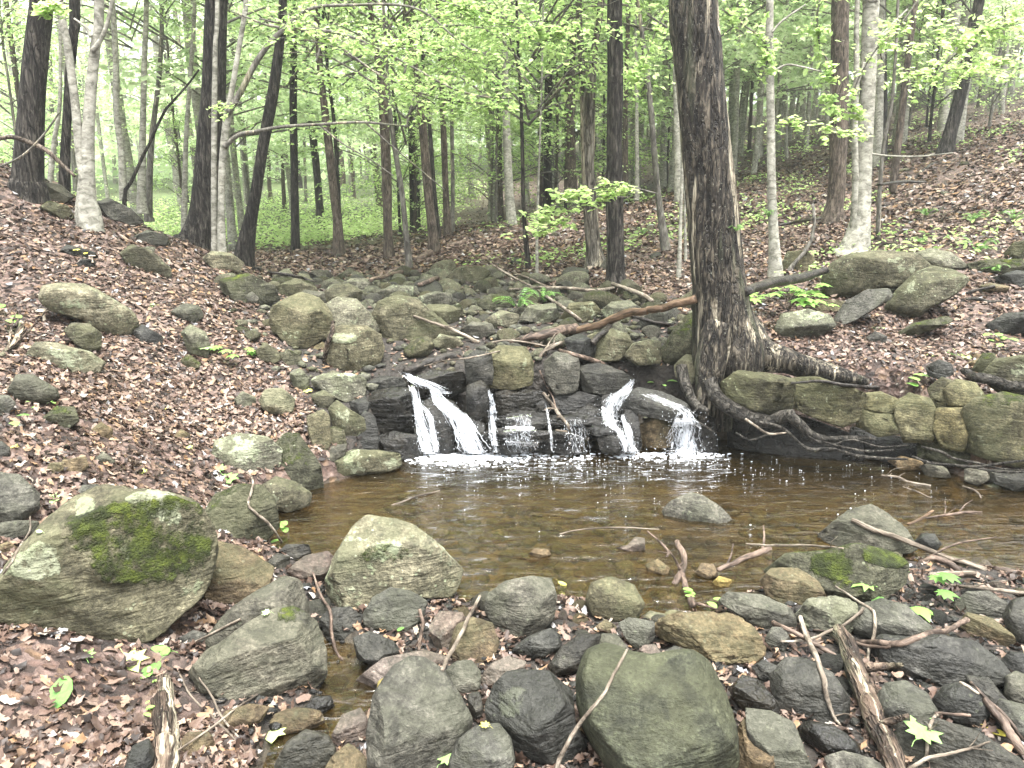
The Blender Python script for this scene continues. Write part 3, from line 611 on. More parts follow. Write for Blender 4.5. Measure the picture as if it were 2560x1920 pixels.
# --- left shore of the pool and left bank
rocks("""
pale lichen topped block above the pool's left shore|pale|458,987 468,945 520,934 580,947 609,980 601,1017 560,1032 490,1024 466,1007|ang=.5
upright mossy topped block at pool's left shore|mossy|598,952 620,933 650,935 672,975 692,1010 694,1062 650,1064 608,1032|ang=.8 T=.14
smooth olive boulder leaning into the pool's left edge|olive|566,1042 600,1026 640,1043 672,1070 667,1096 620,1110 578,1092|ang=.1 rough=.6
mossy dark boulder left of the pool|mossy|438,1107 470,1060 520,1044 570,1054 594,1090 600,1150 570,1177 500,1163 453,1137|ang=.5
grey brown boulder cut by the left edge|grey|-45,1030 0,1014 45,1029 77,1080 72,1112 30,1137 -45,1132|ang=.3 rough=.6
low rounded grey stone at the left edge under the brown boulder|grey|-32,1142 10,1124 55,1129 80,1140 62,1167 20,1174 -32,1172|ang=.1
little brown stone at left edge by the thin twig|tan|-12,1192 0,1174 20,1171 36,1190 15,1202
squarish brown stone lying in leaves on the left bank|tan|133,1012 140,989 185,989 188,1012 170,1026 138,1023|ang=.8
little brown stone touching the squarish one|tan|102,1012 110,998 132,1000 136,1018 112,1024
big oval lichen spotted boulder on the left bank|pale|98,642 110,614 150,607 190,614 240,645 282,680 290,706 276,732 240,737 213,722 180,692 118,667|ang=.15
grey lichen stone under the big oval boulder|olive|143,712 160,695 195,699 217,725 212,757 190,767 163,742
long wedge stone with lichen ridges on the left bank|pale|63,767 90,734 130,739 190,765 218,790 202,814 150,812 88,787|ang=.6
rounded stone near the left edge below the wedge stone|grey|23,837 45,804 75,809 117,845 120,867 80,877 38,867|ang=.3
flat dark stone beside the big oval boulder|dark|288,717 310,699 350,730 347,747 300,747|ang=.5
long leaning olive boulder high on the left bank|olive|264,547 290,527 330,543 364,580 364,606 345,604 308,592 278,572|ang=.4
brown rounded stone alone in leaves on the left bank|grey|370,672 400,654 430,661 439,685 421,700 393,697|ang=.3
upright pale green stone on the left bank|pale|393,717 415,699 445,719 452,750 442,777 408,762
small dark mossy stone on the left bank below the upright one|mossy|390,777 410,764 432,785 432,802 408,802
flat dark stone high on the left bank|dark|132,542 150,527 200,545 207,556 170,558|ang=.6
small flat stone just under the high dark one|dark|163,572 180,558 202,562 204,574 180,580
rounded green stone by the twin pale trunks|mossy|90,447 110,434 145,444 157,470 140,477 108,462
broad flat grey stone at the top of the left bank|grey|58,407 85,391 130,399 155,425 130,442 88,422
long dark stone behind the roots of the twin pale trunks|grey|208,437 240,428 280,449 306,480 280,487 238,472|ang=.5
low stone on the ridge left of the dark twin trunk tree|grey|288,512 320,497 360,509 365,530 320,534
pale topped boulder at the foot of the pale slender stems|pale|440,557 460,541 500,547 527,570 512,592 480,592 453,572
small mossy edged stone in leaves below the faceted boulder|olive|551,757 575,739 600,759 605,778 585,790 563,780
squarish lichen stone low on the left bank|pale|561,862 575,839 610,837 637,865 632,892 600,902 568,882|ang=.6
small pale stone left of the squarish lichen stone|pale|506,862 525,844 552,860 550,887 518,887
little stump-like stone with bright moss top on the left bank|mossy|98,897 125,877 160,881 167,915 140,932 108,917
flat brown stone in leaves below the moss topped one|tan|198,927 220,911 242,930 237,952 208,952
small slanting slab in leaves on the left bank|grey|203,992 225,974 247,1000 232,1012
small rounded stone in leaves above the pale lichen block|tan|375,942 392,926 410,940 407,957 385,957
small stone above the mossy giant boulder|grey|163,1067 180,1047 212,1049 207,1077 180,1082
small grey stone cut by the left edge in the leaves|dark|-22,962 5,953 19,970 16,992 -22,992
small boulder at left edge under fresh leaves|grey|-20,880 -5,850 20,855 30,875 15,895 -15,900
low mossy stone by the stream on the left bank|mossy|478,602 540,589 592,620 602,650 560,667 518,657 483,632
grey green stone behind the faceted boulder|olive|598,617 640,601 682,620 692,642 660,652 608,652
small stone on the slope above the faceted boulder|grey|528,640 545,628 560,645 550,662 532,658
little grey green stone below the faceted boulder|mossy|600,762 625,755 650,770 652,795 620,795
""")
# --- big boulders left of the fall
rock("large faceted boulder with sharp central ridge left of the waterfall", 'olive',
 "583,690 590,660 620,643 655,631 692,645 717,680 719,710 700,735 655,759 618,742 590,715", name='boulder', cat='boulder', ang=.9, smooth=1, T=.34, box=4)
rock("pale lichen boulder between the faceted and the brown wedge boulders", 'pale',
 "690,662 730,641 772,644 802,680 820,712 812,738 740,742 700,715", name='boulder', cat='boulder', ang=.4)
rock("big squarish boulder with lichen discs directly left of the waterfall", 'olive',
 "708,717 735,701 792,704 824,725 831,760 817,797 780,817 728,810 704,780", name='boulder', cat='boulder', ang=.75, T=.3, box=6, lich=[(780, 850, 10), (740, 730, 40, 14)])
rock("large brown olive wedge boulder above the waterfall", 'olive',
 "800,682 820,648 860,636 902,644 942,680 990,722 985,745 960,752 900,757 850,758 823,740 808,712", name='boulder', cat='boulder', ang=.8, T=.42, smooth=1)
rocks("""
dark stone block underneath the faceted boulder|tan|653,762 700,737 712,780 704,812 663,810|Y=5.75 ang=.6
greenish round stone in front of the brown wedge boulder|mossy|870,757 895,729 925,727 940,745 927,770 883,777|ang=.3
flat pale stone right of the round green one|pale|928,747 950,721 990,729 1004,745 970,758|ang=.4
long flat topped stone at the foot of the squarish boulder|pale|673,817 700,804 760,807 792,822 787,862 745,872 700,843 678,832|ang=.6
narrow stone left of the flat topped one|pale|626,807 650,794 670,820 662,847 633,837|ang=.5
broad angular block beside the cascade's left side|olive|710,882 730,861 757,885 787,905 790,932 760,952 723,932|ang=.7 
tall pillar shaped block at the left of the cascade|olive|663,897 700,883 714,900 714,960 695,988 668,952|ang=.8 smooth=1
low lichen rock reaching into the pool left of the cascade|olive|700,1002 760,969 820,974 864,985 867,1012 830,1024 760,1030 706,1034|ang=.5 T=.2
dark damp stone wedged in the corner left of the cascade|dark|768,915 790,885 812,900 818,950 812,990 780,992 762,955|ang=.6
thin damp stone above the corner left of the cascade|dark|755,868 790,855 800,880 785,905 760,895|ang=.5
small green stone wedged between the left blocks|mossy|700,935 720,920 745,930 748,965 715,975|
grey stone wedge under the flat topped stone|olive|672,850 700,842 725,858 712,885 680,882|
flat leaf strewn stone above the left blocks|grey|690,985 715,960 750,960 745,985 715,1000|
""")
# --- wet rocks of the waterfall
rocks(box=5., txt="""
glossy black rock mass left of the falling water|wet|783,872 800,843 850,836 902,843 910,900 893,940 840,950 798,935 786,900|Y=5.15 ang=.6
black wet rock at water level left of the main fall|wet|806,942 850,930 907,942 914,990 860,995 818,980|Y=4.95 ang=.5
black rock split by the two streams of the main fall|wet|908,872 940,853 982,868 1002,900 995,985 940,995 913,952|Y=5.08 ang=.5 T=.14
wet grey slab with bluish shine at the foot of the left cascade|dark|895,925 915,905 940,925 950,965 920,985 900,970|Y=5.02
dark upright block standing in the lip of the fall|dark|1001,772 1030,753 1062,763 1067,800 1062,833 1008,828|ang=.8 Y=5.3 smooth=1
large square block with lichen top above the waterfall|olive|1040,768 1080,744 1137,749 1154,785 1152,832 1110,842 1058,838|ang=.8 Y=5.35 smooth=1
wet pillar stone beside the thin middle trickle|wet|1008,832 1040,820 1058,838 1057,897 1030,913 1006,902|ang=.6 Y=5.15
black wet block under the large square block|wet|1068,847 1120,836 1182,848 1188,897 1130,908 1073,897|Y=5.25 ang=.7
left black step of the low ledge at the waterline|wet|1040,932 1100,920 1152,927 1157,974 1100,982 1048,977|Y=5.02 ang=.7
right black step of the low ledge at the waterline|wet|1148,937 1200,928 1264,944 1262,980 1200,983 1150,977|Y=5.0 ang=.7
thin upper layer of the wet ledge under the trickles|wet|1065,905 1130,898 1200,903 1230,915 1200,925 1120,926 1068,920|Y=5.08 ang=.7
thin lower layer of the wet ledge under the trickles|wet|1030,935 1100,928 1190,930 1250,938 1240,952 1140,955 1035,950|Y=4.97 ang=.7
thin layer of wet stone above the small black blocks|wet|1180,900 1240,895 1300,900 1330,912 1290,922 1190,918|Y=5.12 ang=.7
flat layered stone left of the leaning wet stone|wet|1265,925 1310,915 1350,922 1348,940 1300,945 1262,940|Y=5.02 ang=.7
black stone at the foot of the bright right hand stream|wet|990,915 1020,900 1048,915 1055,980 1020,990 985,982|Y=5.05 ang=.6
middle step of the low wet ledge|wet|1070,902 1130,886 1188,893 1193,928 1140,935 1076,931|Y=5.15 ang=.7
brown grey block with leaves at the top of the waterfall wall|grey|1173,782 1200,759 1247,767 1254,800 1247,848 1200,853 1178,822|ang=.7 Y=5.35
dark mossy topped rock right of the leafy block|dark|1248,792 1290,783 1342,799 1378,822 1350,848 1300,853 1258,848|ang=.5 Y=5.35
deep black block in the middle of the waterfall wall|wet|1188,852 1250,843 1302,858 1298,903 1240,913 1188,903|Y=5.3 ang=.7
small black stone under the dead stick|wet|1228,897 1270,873 1307,888 1312,933 1270,953 1238,933|Y=5.2 ang=.6
shiny wet slab tilted at the top of the right fall|dark|1335,862 1380,838 1432,846 1482,868 1504,897 1460,912 1400,900 1345,890|Y=5.05 ang=.7 T=.15
ochre mossy stone in the hollow of the right fall|tan|1378,922 1400,903 1440,898 1464,925 1453,965 1400,970|Y=5.12 ang=.5
low black stone at the foot of the right fall|wet|1288,942 1330,918 1362,923 1378,962 1340,982 1298,980|Y=4.98 ang=.5
narrow leaning wet stone dividing the right fall|wet|1342,882 1376,888 1388,960 1382,980 1355,972|Y=5.05 ang=.5
black rock behind the far right trickle|wet|1438,902 1490,880 1542,900 1553,980 1500,990 1443,985|Y=5.1 ang=.5
pale stones shelf at the left top of the waterfall|dark|783,832 820,811 870,817 884,842 840,852 798,848|Y=5.35 ang=.5
flat wet lip stone over the main fall|wet|878,818 930,799 1002,804 1014,842 960,864 893,856|Y=5.3 ang=.4 T=.2
black boulder shadowed between the two falls|wet|1300,850 1340,845 1352,890 1330,925 1298,905|Y=5.3
""")
# --- right ledge
rocks(box=8., rough=.75, smooth=1, txt="""
left end block of the stone ledge under the big tree|ledge|1555,832 1590,803 1650,803 1712,813 1710,882 1670,894 1620,884 1565,866|Y=4.92 ang=.3 T=.2 smooth=1
longest block of the stone ledge, underside sloping to a point|ledge|1705,822 1760,816 1830,833 1868,848 1855,902 1822,921 1770,908 1707,884|Y=4.85 ang=.3 T=.2 smooth=1
small upper block of the ledge beside the leaf gap|ledge|1857,853 1900,845 1937,858 1934,892 1860,888|Y=4.85 ang=.3 smooth=1
lower square block of the ledge beneath the small upper block|ledge|1850,887 1932,893 1945,932 1900,944 1853,927|Y=4.8 ang=.3 smooth=1
ledge block covered with pale green lichen|ledge|1933,872 1960,850 2002,858 2030,900 2015,953 1960,960 1938,912|Y=4.7 ang=.3
narrow upright stone in the ledge right of the lichen block|ledge|2005,842 2030,813 2062,823 2060,882 2022,885|Y=4.75 ang=.3
rounded stone near the top of the ledge with light spots|ledge|2042,847 2062,820 2102,823 2122,850 2102,878 2055,882|Y=4.7 ang=.3
brown mid block of the ledge above the moss|ledge|2022,885 2075,877 2094,910 2085,973 2040,970 2020,932|Y=4.62 ang=.3
big dark mossy boulder ending the ledge at the right edge|mossy|2083,902 2110,868 2160,848 2235,858 2270,900 2270,995 2200,1005 2110,988 2082,962|Y=4.45 ang=.3 T=.3
squared boulder on top of the ledge at the right edge|olive|2125,822 2150,778 2200,766 2260,774 2260,860 2180,865|Y=4.7 ang=.3
little pointed mossy stone on the ledge top at right|mossy|2103,802 2120,763 2142,761 2153,780 2136,812|Y=4.9
dark round stone on the ledge top by the roots|dark|2002,797 2025,776 2052,784 2058,806 2030,820 2010,815|Y=5.1 ang=.3
flat stone at the waterline under the ledge|tan|1920,1002 1945,986 1987,992 1998,1010 1950,1018|ang=.3
small blue grey stone at the waterline under the ledge|grey|1988,1012 2015,998 2042,1009 2053,1027 2005,1033
round mossy ball shaped stone under the ledge|mossy|1983,967 2010,957 2032,973 2017,994 1985,992|Y=4.75 ang=.3
grey block at waterline beneath the tangle of roots|grey|2085,1017 2120,1007 2138,1030 2112,1051 2088,1042|ang=.3
dark leaf dotted stone at the right waterline|dark|2145,1022 2200,1013 2235,1040 2200,1063 2145,1048
black backing rock in the undercut below the long ledge block|wet|1570,895 1660,885 1760,905 1850,930 1860,985 1700,990 1580,985|Y=5.1 T=.12 ang=.3
dark rock under the lower square ledge block|wet|1840,930 1930,940 2000,955 2010,1005 1900,1005 1840,985|Y=4.95 T=.12 ang=.3
dark mossy foot stone under the ledge's right part|mossy|1990,945 2060,960 2110,980 2100,1010 2020,1000 1985,975|Y=4.7 T=.12 ang=.3
""")
# --- upper right boulders
rocks("""
largest humped olive boulder on the right slope|olive|1781,602 1800,569 1840,547 1890,541 1960,544 1997,570 1992,602 1940,622 1900,626 1870,648 1820,655 1788,637|ang=.3
tilted flat boulder with green moss face on the right slope|olive|1920,670 1940,630 1975,590 2005,572 2050,581 2083,600 2060,632 2010,667 1990,692 1950,698 1923,687|ang=.4
pale flat boulder behind the two olive boulders|pale|1973,552 2010,536 2050,544 2088,575 2050,586 2000,580 1983,562|ang=.3
grey sloping slab between the two olive boulders|grey|1807,692 1830,650 1870,624 1912,621 1922,640 1880,672 1840,702 1810,708|ang=.4
rounded lichen dotted boulder near the big tree roots|pale|1676,712 1690,679 1740,667 1792,679 1803,700 1770,727 1720,735 1678,728|ang=.3
small olive stone behind the lichen dotted boulder|olive|1746,667 1790,647 1822,649 1828,665 1790,678
half buried green slab in leaves below the tilted boulder|mossy|1943,724 1975,699 2040,679 2053,690 2003,717 1965,735|ang=.3
dark boulder at right edge half buried in leaves|dark|2136,707 2170,679 2225,668 2245,700 2225,728 2160,728|ang=.3
dark pointed boulder at right edge beneath the mossy ones|dark|2148,602 2190,584 2245,589 2245,627 2180,618
small flat oval stone in leaves near the right edge|tan|2116,620 2140,611 2177,617 2172,632 2130,632|ang=.1
moss covered rounded stone high at the right edge|mossy|2173,547 2190,524 2235,514 2235,567 2183,562
low grey stone beside the moss covered one|mossy|2095,572 2140,560 2200,559 2235,580 2200,592 2110,588
brown block behind the slender pale tree on the right|olive|1688,577 1700,544 1740,539 1762,565 1757,588 1700,590|ang=.5
small brown stone in leaves below the tilted boulder|tan|2085,790 2110,775 2140,785 2130,802 2095,803
little stone by the seedling on the right bank|tan|2098,775 2108,762 2128,768 2126,780 2105,782
small dark flat stone near the grey sloping slab|dark|1872,730 1890,715 1915,725 1912,740 1885,742
""")
# --- rocks above the fall, centre
rocks("""
smooth yellowish boulder left of the big tree trunk|mossy|1426,762 1450,714 1492,689 1535,700 1535,785 1480,795 1438,792|ang=.15 Y=5.6
pale block at the foot of the big tree's left side|pale|1456,792 1480,764 1512,769 1523,812 1490,834 1460,817|Y=5.35 ang=.5
humped brown stone under the fallen log|olive|1346,772 1365,741 1400,734 1432,755 1427,783 1380,792|Y=5.5 ang=.3
large shadowed boulder below the middle of the fallen log|olive|1246,762 1270,724 1320,709 1357,719 1367,745 1340,778 1290,786|Y=5.6 ang=.4
dark stone left of the shadowed boulder under the log|dark|1218,732 1250,719 1290,739 1282,783 1228,773|Y=5.55
small grey stone beyond the fallen log near the big tree|grey|1373,702 1400,674 1442,669 1442,702 1410,713
lichen patched stone left of the log's dark end|pale|1046,692 1080,669 1122,679 1117,707 1070,713
flat lichen stone beneath the pale horizontal branch|pale|1118,692 1140,660 1200,655 1210,685 1180,700
long mossy stone left of the dark burl tree|olive|1210,688 1230,655 1280,650 1300,672 1270,697 1225,700
rounded pale stone right of the burl tree's foot|pale|1298,672 1320,652 1360,648 1385,665 1362,692 1310,690
long dark topped boulder in the middle distance of the creek|olive|960,602 985,579 1040,574 1064,590 1040,607 990,617 966,614
large pale boulder in the creek behind the wedge boulder|pale|898,642 940,629 975,634 982,657 940,667 908,662
brownish boulder right behind the wedge boulder|olive|903,680 925,657 965,657 1004,672 988,697 940,703 912,697
grey stone beside the pale stick in the creek|grey|988,717 1020,694 1062,699 1073,720 1030,738 1000,734
mossy round boulder in creek right of the centre|mossy|1028,652 1060,634 1102,639 1113,667 1070,673 1038,668
flat pale boulder in creek behind the lichen boulder|pale|810,632 850,614 900,619 908,637 860,648 816,643
greenish boulder at the left margin of the rocky creek|olive|690,640 715,615 755,612 785,630 775,655 720,660
pale boulder by the left creek margin behind the first|pale|733,615 760,600 800,603 808,618 780,630 742,628
grey boulder left of the greenish creek boulder|grey|640,640 660,625 700,632 705,655 670,662 645,655
""")
# cobbles filling the creek bed above the fall, and dark stones between the near cobbles
GR = {}
def cobble(px, py, s, mat, label, group, emb=.35):
    sv, sf = ico(3); key = (mat, int(rng.integers(0, 6)))
    if key not in GR:
        r = np.random.default_rng(abs(hash(key[0])) % 1000+key[1]) if False else np.random.default_rng(len(GR)*7+3)
        sc = np.array([1, r.uniform(.65, 1), r.uniform(.5, .8)]); V = sv*sc
        for k in range(9):
            n = r.normal(0, 1, 3); n /= np.linalg.norm(n); d = (V@n).max()*r.uniform(.58, .85); V = V-np.maximum(V@n-d, 0)[:, None]*n*.97
        GR[key] = mesh_np('cobble', V, sf, [RM[mat]])
    o = obj('cobble', GR[key]); o.scale = (s, s, s); o.rotation_euler = (rng.normal(0, .2), rng.normal(0, .2), rng.uniform(0, 6.3))
    z = float(H(px, py)); o.location = (px, py, z+s*(.6-emb)*.8); tag(o, label, 'cobble', group)
    ca, sa = math.cos(o.rotation_euler[2]), math.sin(o.rotation_euler[2]); cv = np.array([q.co[:] for q in GR[key].vertices])*s@np.array([[ca, sa, 0], [-sa, ca, 0], [0, 0, 1]])+np.array(o.location); add_bvh(cv, sf)
    return o
def far_enough(x, y, r):
    for a, b, c in placed:
        if (x-a)**2+(y-b)**2 < ((r+c)*.8)**2: return False
    placed.append((x, y, r)); return True
n = 0
cr = np.array(CREEK)
for _ in range(9000):
    y = rng.uniform(5.5, 12); x = rng.uniform(-3.6, 3)
    if n >= 215: break
    e = sdf(np.array(x), np.array(y), CREEK)
    if e > .25 or (e > 0 and rng.random() < .6): continue
    s = float(np.clip(rng.lognormal(-2.1, .42), .05, .27))*(.8+.03*y)
    if not far_enough(x, y, s): continue
    cobble(x, y, s, rng.choice(['pale', 'pale', 'pale', 'olive', 'grey', 'mossy']), "grey green cobble lying in the dry rocky creek bed above the waterfall", "cobbles in the upper creek bed"); n += 1
n = 0
for _ in range(9000):
    x = rng.uniform(-1.0, 2.9); y = rng.uniform(1.7, 3.1)
    if n >= 95: break
    if sdf(np.array(x), np.array(y), COBB) > -.02 or sdf(np.array(x), np.array(y), POOL) < -.15: continue
    s = float(np.clip(rng.lognormal(-2.9, .35), .03, .085))
    if not far_enough(x, y, s): continue
    cobble(x, y, s, rng.choice(['dark', 'grey', 'dark', 'pink', 'tan', 'wet']), "small dark stone in the gaps between the larger near shore cobbles", "small stones between the near shore cobbles", .5); n += 1
for _ in range(60):
    x = rng.uniform(-6, 13); y = rng.uniform(5.6, 15)
    if sdf(np.array(x), np.array(y), CREEK) < .3 or (x < -1.8 and y < 8.6 and rng.random() < .5) or x < -3.4: continue
    s = float(np.clip(rng.lognormal(-2.3, .4), .06, .22))
    if not far_enough(x, y, s): continue
    cobble(x, y, s, rng.choice(['olive', 'pale', 'mossy', 'grey']), "lone stone half sunk in the leaf covered forest floor", "stones scattered on the forest floor", .6)
# gravel and pebbles in bulk
def gravel(name, N, gen, mats, smin, smax, label):
    sv, sf = ico(1); P_, S_ = [], []
    while len(P_) < N:
        x, y = gen()
        P_.append((x, y)); S_.append(rng.uniform(smin, smax))
    P_ = np.array(P_); S_ = np.array(S_); z = H(P_[:, 0], P_[:, 1]); V, Fc, MI = [], [], []
    for i in range(N):
        a = rng.uniform(0, 6.3); R_ = np.array([[math.cos(a), -math.sin(a), 0], [math.sin(a), math.cos(a), 0], [0, 0, 1]])
        q = (sv*np.array([1, rng.uniform(.5, 1), rng.uniform(.35, .7)])*(1+rng.normal(0, .1, (len(sv), 1))))@R_.T*S_[i]
        V.append(q+[P_[i, 0], P_[i, 1], z[i]+S_[i]*.2]); Fc.append(sf+i*len(sv)); MI += [int(rng.integers(0, len(mats)))]*len(sf)
    o = obj(name, mesh_np(name, np.concatenate(V), np.concatenate(Fc), mats, mi=MI)); tag(o, label, 'gravel', kind='stuff'); return o
def g1():
    while True:
        x, y = rng.uniform(-1, 3), rng.uniform(1.6, 3.2)
        if sdf(np.array(x), np.array(y), COBB) < 0 and sdf(np.array(x), np.array(y), POOL) > -.5: return x, y
def g2():
    while True:
        x, y = rng.uniform(-.9, 3), rng.uniform(2.7, 4.6)
        if sdf(np.array(x), np.array(y), POOL) < .1: return x, y
def g3():
    while True:
        x, y = rng.uniform(-3.5, 3), rng.uniform(5.2, 11)
        if sdf(np.array(x), np.array(y), CREEK) < .15: return x, y
gravel('gravel', 1500, g1, [RM['dark'], RM['wet'], RM['wet'], RM['dark']], .008, .028, 'loose gravel between the near shore cobbles')  # darkest stone colours chosen here to paint in the crevice shade
gravel('streambed_pebbles', 650, g2, [RM['tan'], RM['pink'], RM['pale'], RM['olive']], .012, .075, 'brown pebbles under the water of the pool')
gravel('creek_gravel', 1300, g3, [RM['pale'], RM['grey'], RM['olive']], .02, .06, 'pale gravel filling the upper creek bed')
# ------------------------------------------------------------ foliage generators
def leaf_cloud(pos, nrm, size, shape='diamond', curl=.25, r=None, rnd=None, aspect=.55):
    """many separate folded leaves as one vertex/face set (numpy)"""
    r = r or rng; N = len(pos); nrm = nrm/np.linalg.norm(nrm, axis=1)[:, None]
    a = r.normal(0, 1, (N, 3)); a -= nrm*(a*nrm).sum(1)[:, None]; a /= np.linalg.norm(a, axis=1)[:, None]; b = np.cross(nrm, a)
    if shape == 'diamond':
        pts = np.array([(-.5, 0, .0), (0, -aspect/2, .12), (.5, 0, -.08), (0, aspect/2, .12)]); fc = np.array([[0, 1, 2], [0, 2, 3]])
    elif shape == 'oval':
        pts = np.array([(-.5, 0, 0), (-.2, -.26, .07), (.2, -.22, .05), (.5, 0, -.1), (.2, .22, .05), (-.2, .26, .07)])
        fc = np.array([[0, 1, 2], [0, 2, 3], [0, 3, 4], [0, 4, 5]])
    else:   # lobed, fan about the centre
        t = np.linspace(0, 2*math.pi, 14, endpoint=False); rr = .36+.12*np.cos(2*t)+.05*np.cos(7*t)+.03*np.cos(5*t+1)
        pts = np.vstack([[0, 0, 0], np.stack([rr*np.cos(t), rr*np.sin(t)*.8, rr*0], -1)])
        fc = np.array([[0, i+1, (i+1) % 14+1] for i in range(14)])
    K = len(pts); L = np.repeat(pts[None], N, 0)*size[:, None, None]
    cu = r.normal(0, curl, (N, 1)); cv = r.normal(0, curl*.7, (N, 1)); s = size[:, None]
    L[:, :, 2] += cu*L[:, :, 0]**2/s*2.2+cv*L[:, :, 1]**2/s*2.5
    if shape == 'lobed': L[:, 1:, 2] += r.normal(0, .05, (N, 14))*s; L[:, 1:, :2] *= r.uniform(.8, 1.15, (N, 14, 1))
    V = pos[:, None]+L[:, :, :1]*a[:, None]+L[:, :, 1:2]*b[:, None]+L[:, :, 2:]*nrm[:, None]
    F = (fc[None]+np.arange(N)[:, None, None]*K).reshape(-1, 3)
    R = r.random(N) if rnd is None else rnd
    return V.reshape(-1, 3), F, np.repeat(R, K)
def crown_mesh(name, seed, ns, rad, z0, z1, lsize, lpn, mat, twig=True, srad=(.35, .8), tw=BM['grey']):
    """crown of layered leafy sprays round a vertical axis, with fine twigs"""
    r = np.random.default_rng(seed); P_, N_, tv = [], [], []
    for k in range(ns):
        z = r.uniform(z0, z1); q = (z-z0)/(z1-z0); rr = rad*math.sqrt(r.random())*(1-.45*q**2); a = r.uniform(0, 6.283)
        c = np.array([rr*math.cos(a), rr*math.sin(a), z]); sr = r.uniform(*srad); m = int(lpn*sr*sr/.33)
        out = np.array([math.cos(a), math.sin(a), 0]); ax = r.uniform(.45, .9)
        u = r.normal(0, .42, (m, 2)); d = u[:, :1]*out*sr*1.3+u[:, 1:]*np.array([-out[1], out[0], 0])*sr*ax
        d[:, 2] = -.18*np.hypot(u[:, 0], u[:, 1])*sr-.25*(u[:, 0])*sr*r.uniform(-.2, 1)+r.normal(0, .05, m)
        P_.append(c+d); nn = np.array([out[0]*.25, out[1]*.25, 1])+r.normal(0, .38, (m, 3)); N_.append(nn)
        if twig and k % 2 == 0:
            st = np.array([0, 0, max(z0*.8, z-rr*r.uniform(.2, .6))]); mid = st*.45+c*.55+[0, 0, r.uniform(0, .25)]
            e = c+out*sr*.7-[0, 0, .1]; tv.append(tube(crom([st, mid, c, e], 8), np.linspace(.011+.004*rr, .003, 8), 4, cap=False))
    P_ = np.concatenate(P_); N_ = np.concatenate(N_)
    v, f, R = leaf_cloud(P_, N_, r.uniform(.7, 1.25, len(P_))*lsize, 'diamond', .15, r)
    f = np.hstack([f, f[:, 2:]]) if False else f
    mi = np.zeros(len(f), int)
    if tv:
        tvv, tf = joinp(tv); tri = np.vstack([tf[:, [0, 1, 2]], tf[:, [0, 2, 3]]])+len(v)
        v = np.vstack([v, tvv]); f = np.vstack([f, tri]); R = np.concatenate([R, np.zeros(len(tvv))]); mi = np.concatenate([mi, np.ones(len(tri), int)])
    return mesh_np(name, v, f, [mat, tw], smooth=False, attrs={'rnd': R}, mi=mi)
CR = {}
for k in range(4): CR['mid%d' % k] = crown_mesh('crown', 100+k, 66, 2.3, 1.6, 7.5, .085, 48, GREEN)
for k in range(3): CR['low%d' % k] = crown_mesh('crown', 200+k, 60, 1.7, .9, 5.0, .08, 60, GREEN)
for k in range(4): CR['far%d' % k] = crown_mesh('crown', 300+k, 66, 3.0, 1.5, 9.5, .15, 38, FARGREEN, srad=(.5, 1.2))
for k in range(2): CR['high%d' % k] = crown_mesh('crown', 400+k, 30, 2.6, 5.0, 9, .11, 55, GREEN)

def vline(pts, Y):
    """traced centre line 'x,y,halfwidth' -> world centres and radii on the upright plane at distance Y"""
    a = np.array(P(pts)) if isinstance(pts, str) else np.array(pts)
    c = at(a[:, 0], a[:, 1], Y); t = Y/ray(a[:, 0], a[:, 1])[:, 1]
    return np.hstack([c, (a[:, 2]*t/FV)[:, None]])
def trunk_mesh(q, mat, ext=9.0, sides=14, flare=1.35, rough=.06, name='trunk', buried=.25, seed=0, ridge=0, step=.12):
    """q: (n,4) centre+radius, given from the top down; extended upwards and sunk into the ground"""
    q = q[np.argsort(-q[:, 2])] if q[0, 2] < q[-1, 2] else q
    d = q[0, :3]-q[1, :3]; d /= np.linalg.norm(d)
    if ext > q[0, 2]:
        L = (ext-q[0, 2])/max(d[2], .5); tops = []
        for s in (1.0, .66, .33): tops.append(np.append(q[0, :3]+(d*.5+np.array([0, 0, .5]))*L*s, q[0, 3]*(1-.55*s)))
        q = np.vstack([tops, q])
    if buried:
        b = q[-1].copy(); b[2] -= buried; b[3] *= flare; q[-1, 3] *= 1+(flare-1)*.35; q = np.vstack([q, b])
    n = int(max(8, (q[0, 2]-q[-1, 2])/step)); c = crom(q, min(n, 140))
    v, f = tube(c[:, :3], np.maximum(c[:, 3], .004), sides, rough, seed, freq=2.2, ridge=ridge)
    o = q[-1, :3].copy(); return v-o, f, o
NT = [0]
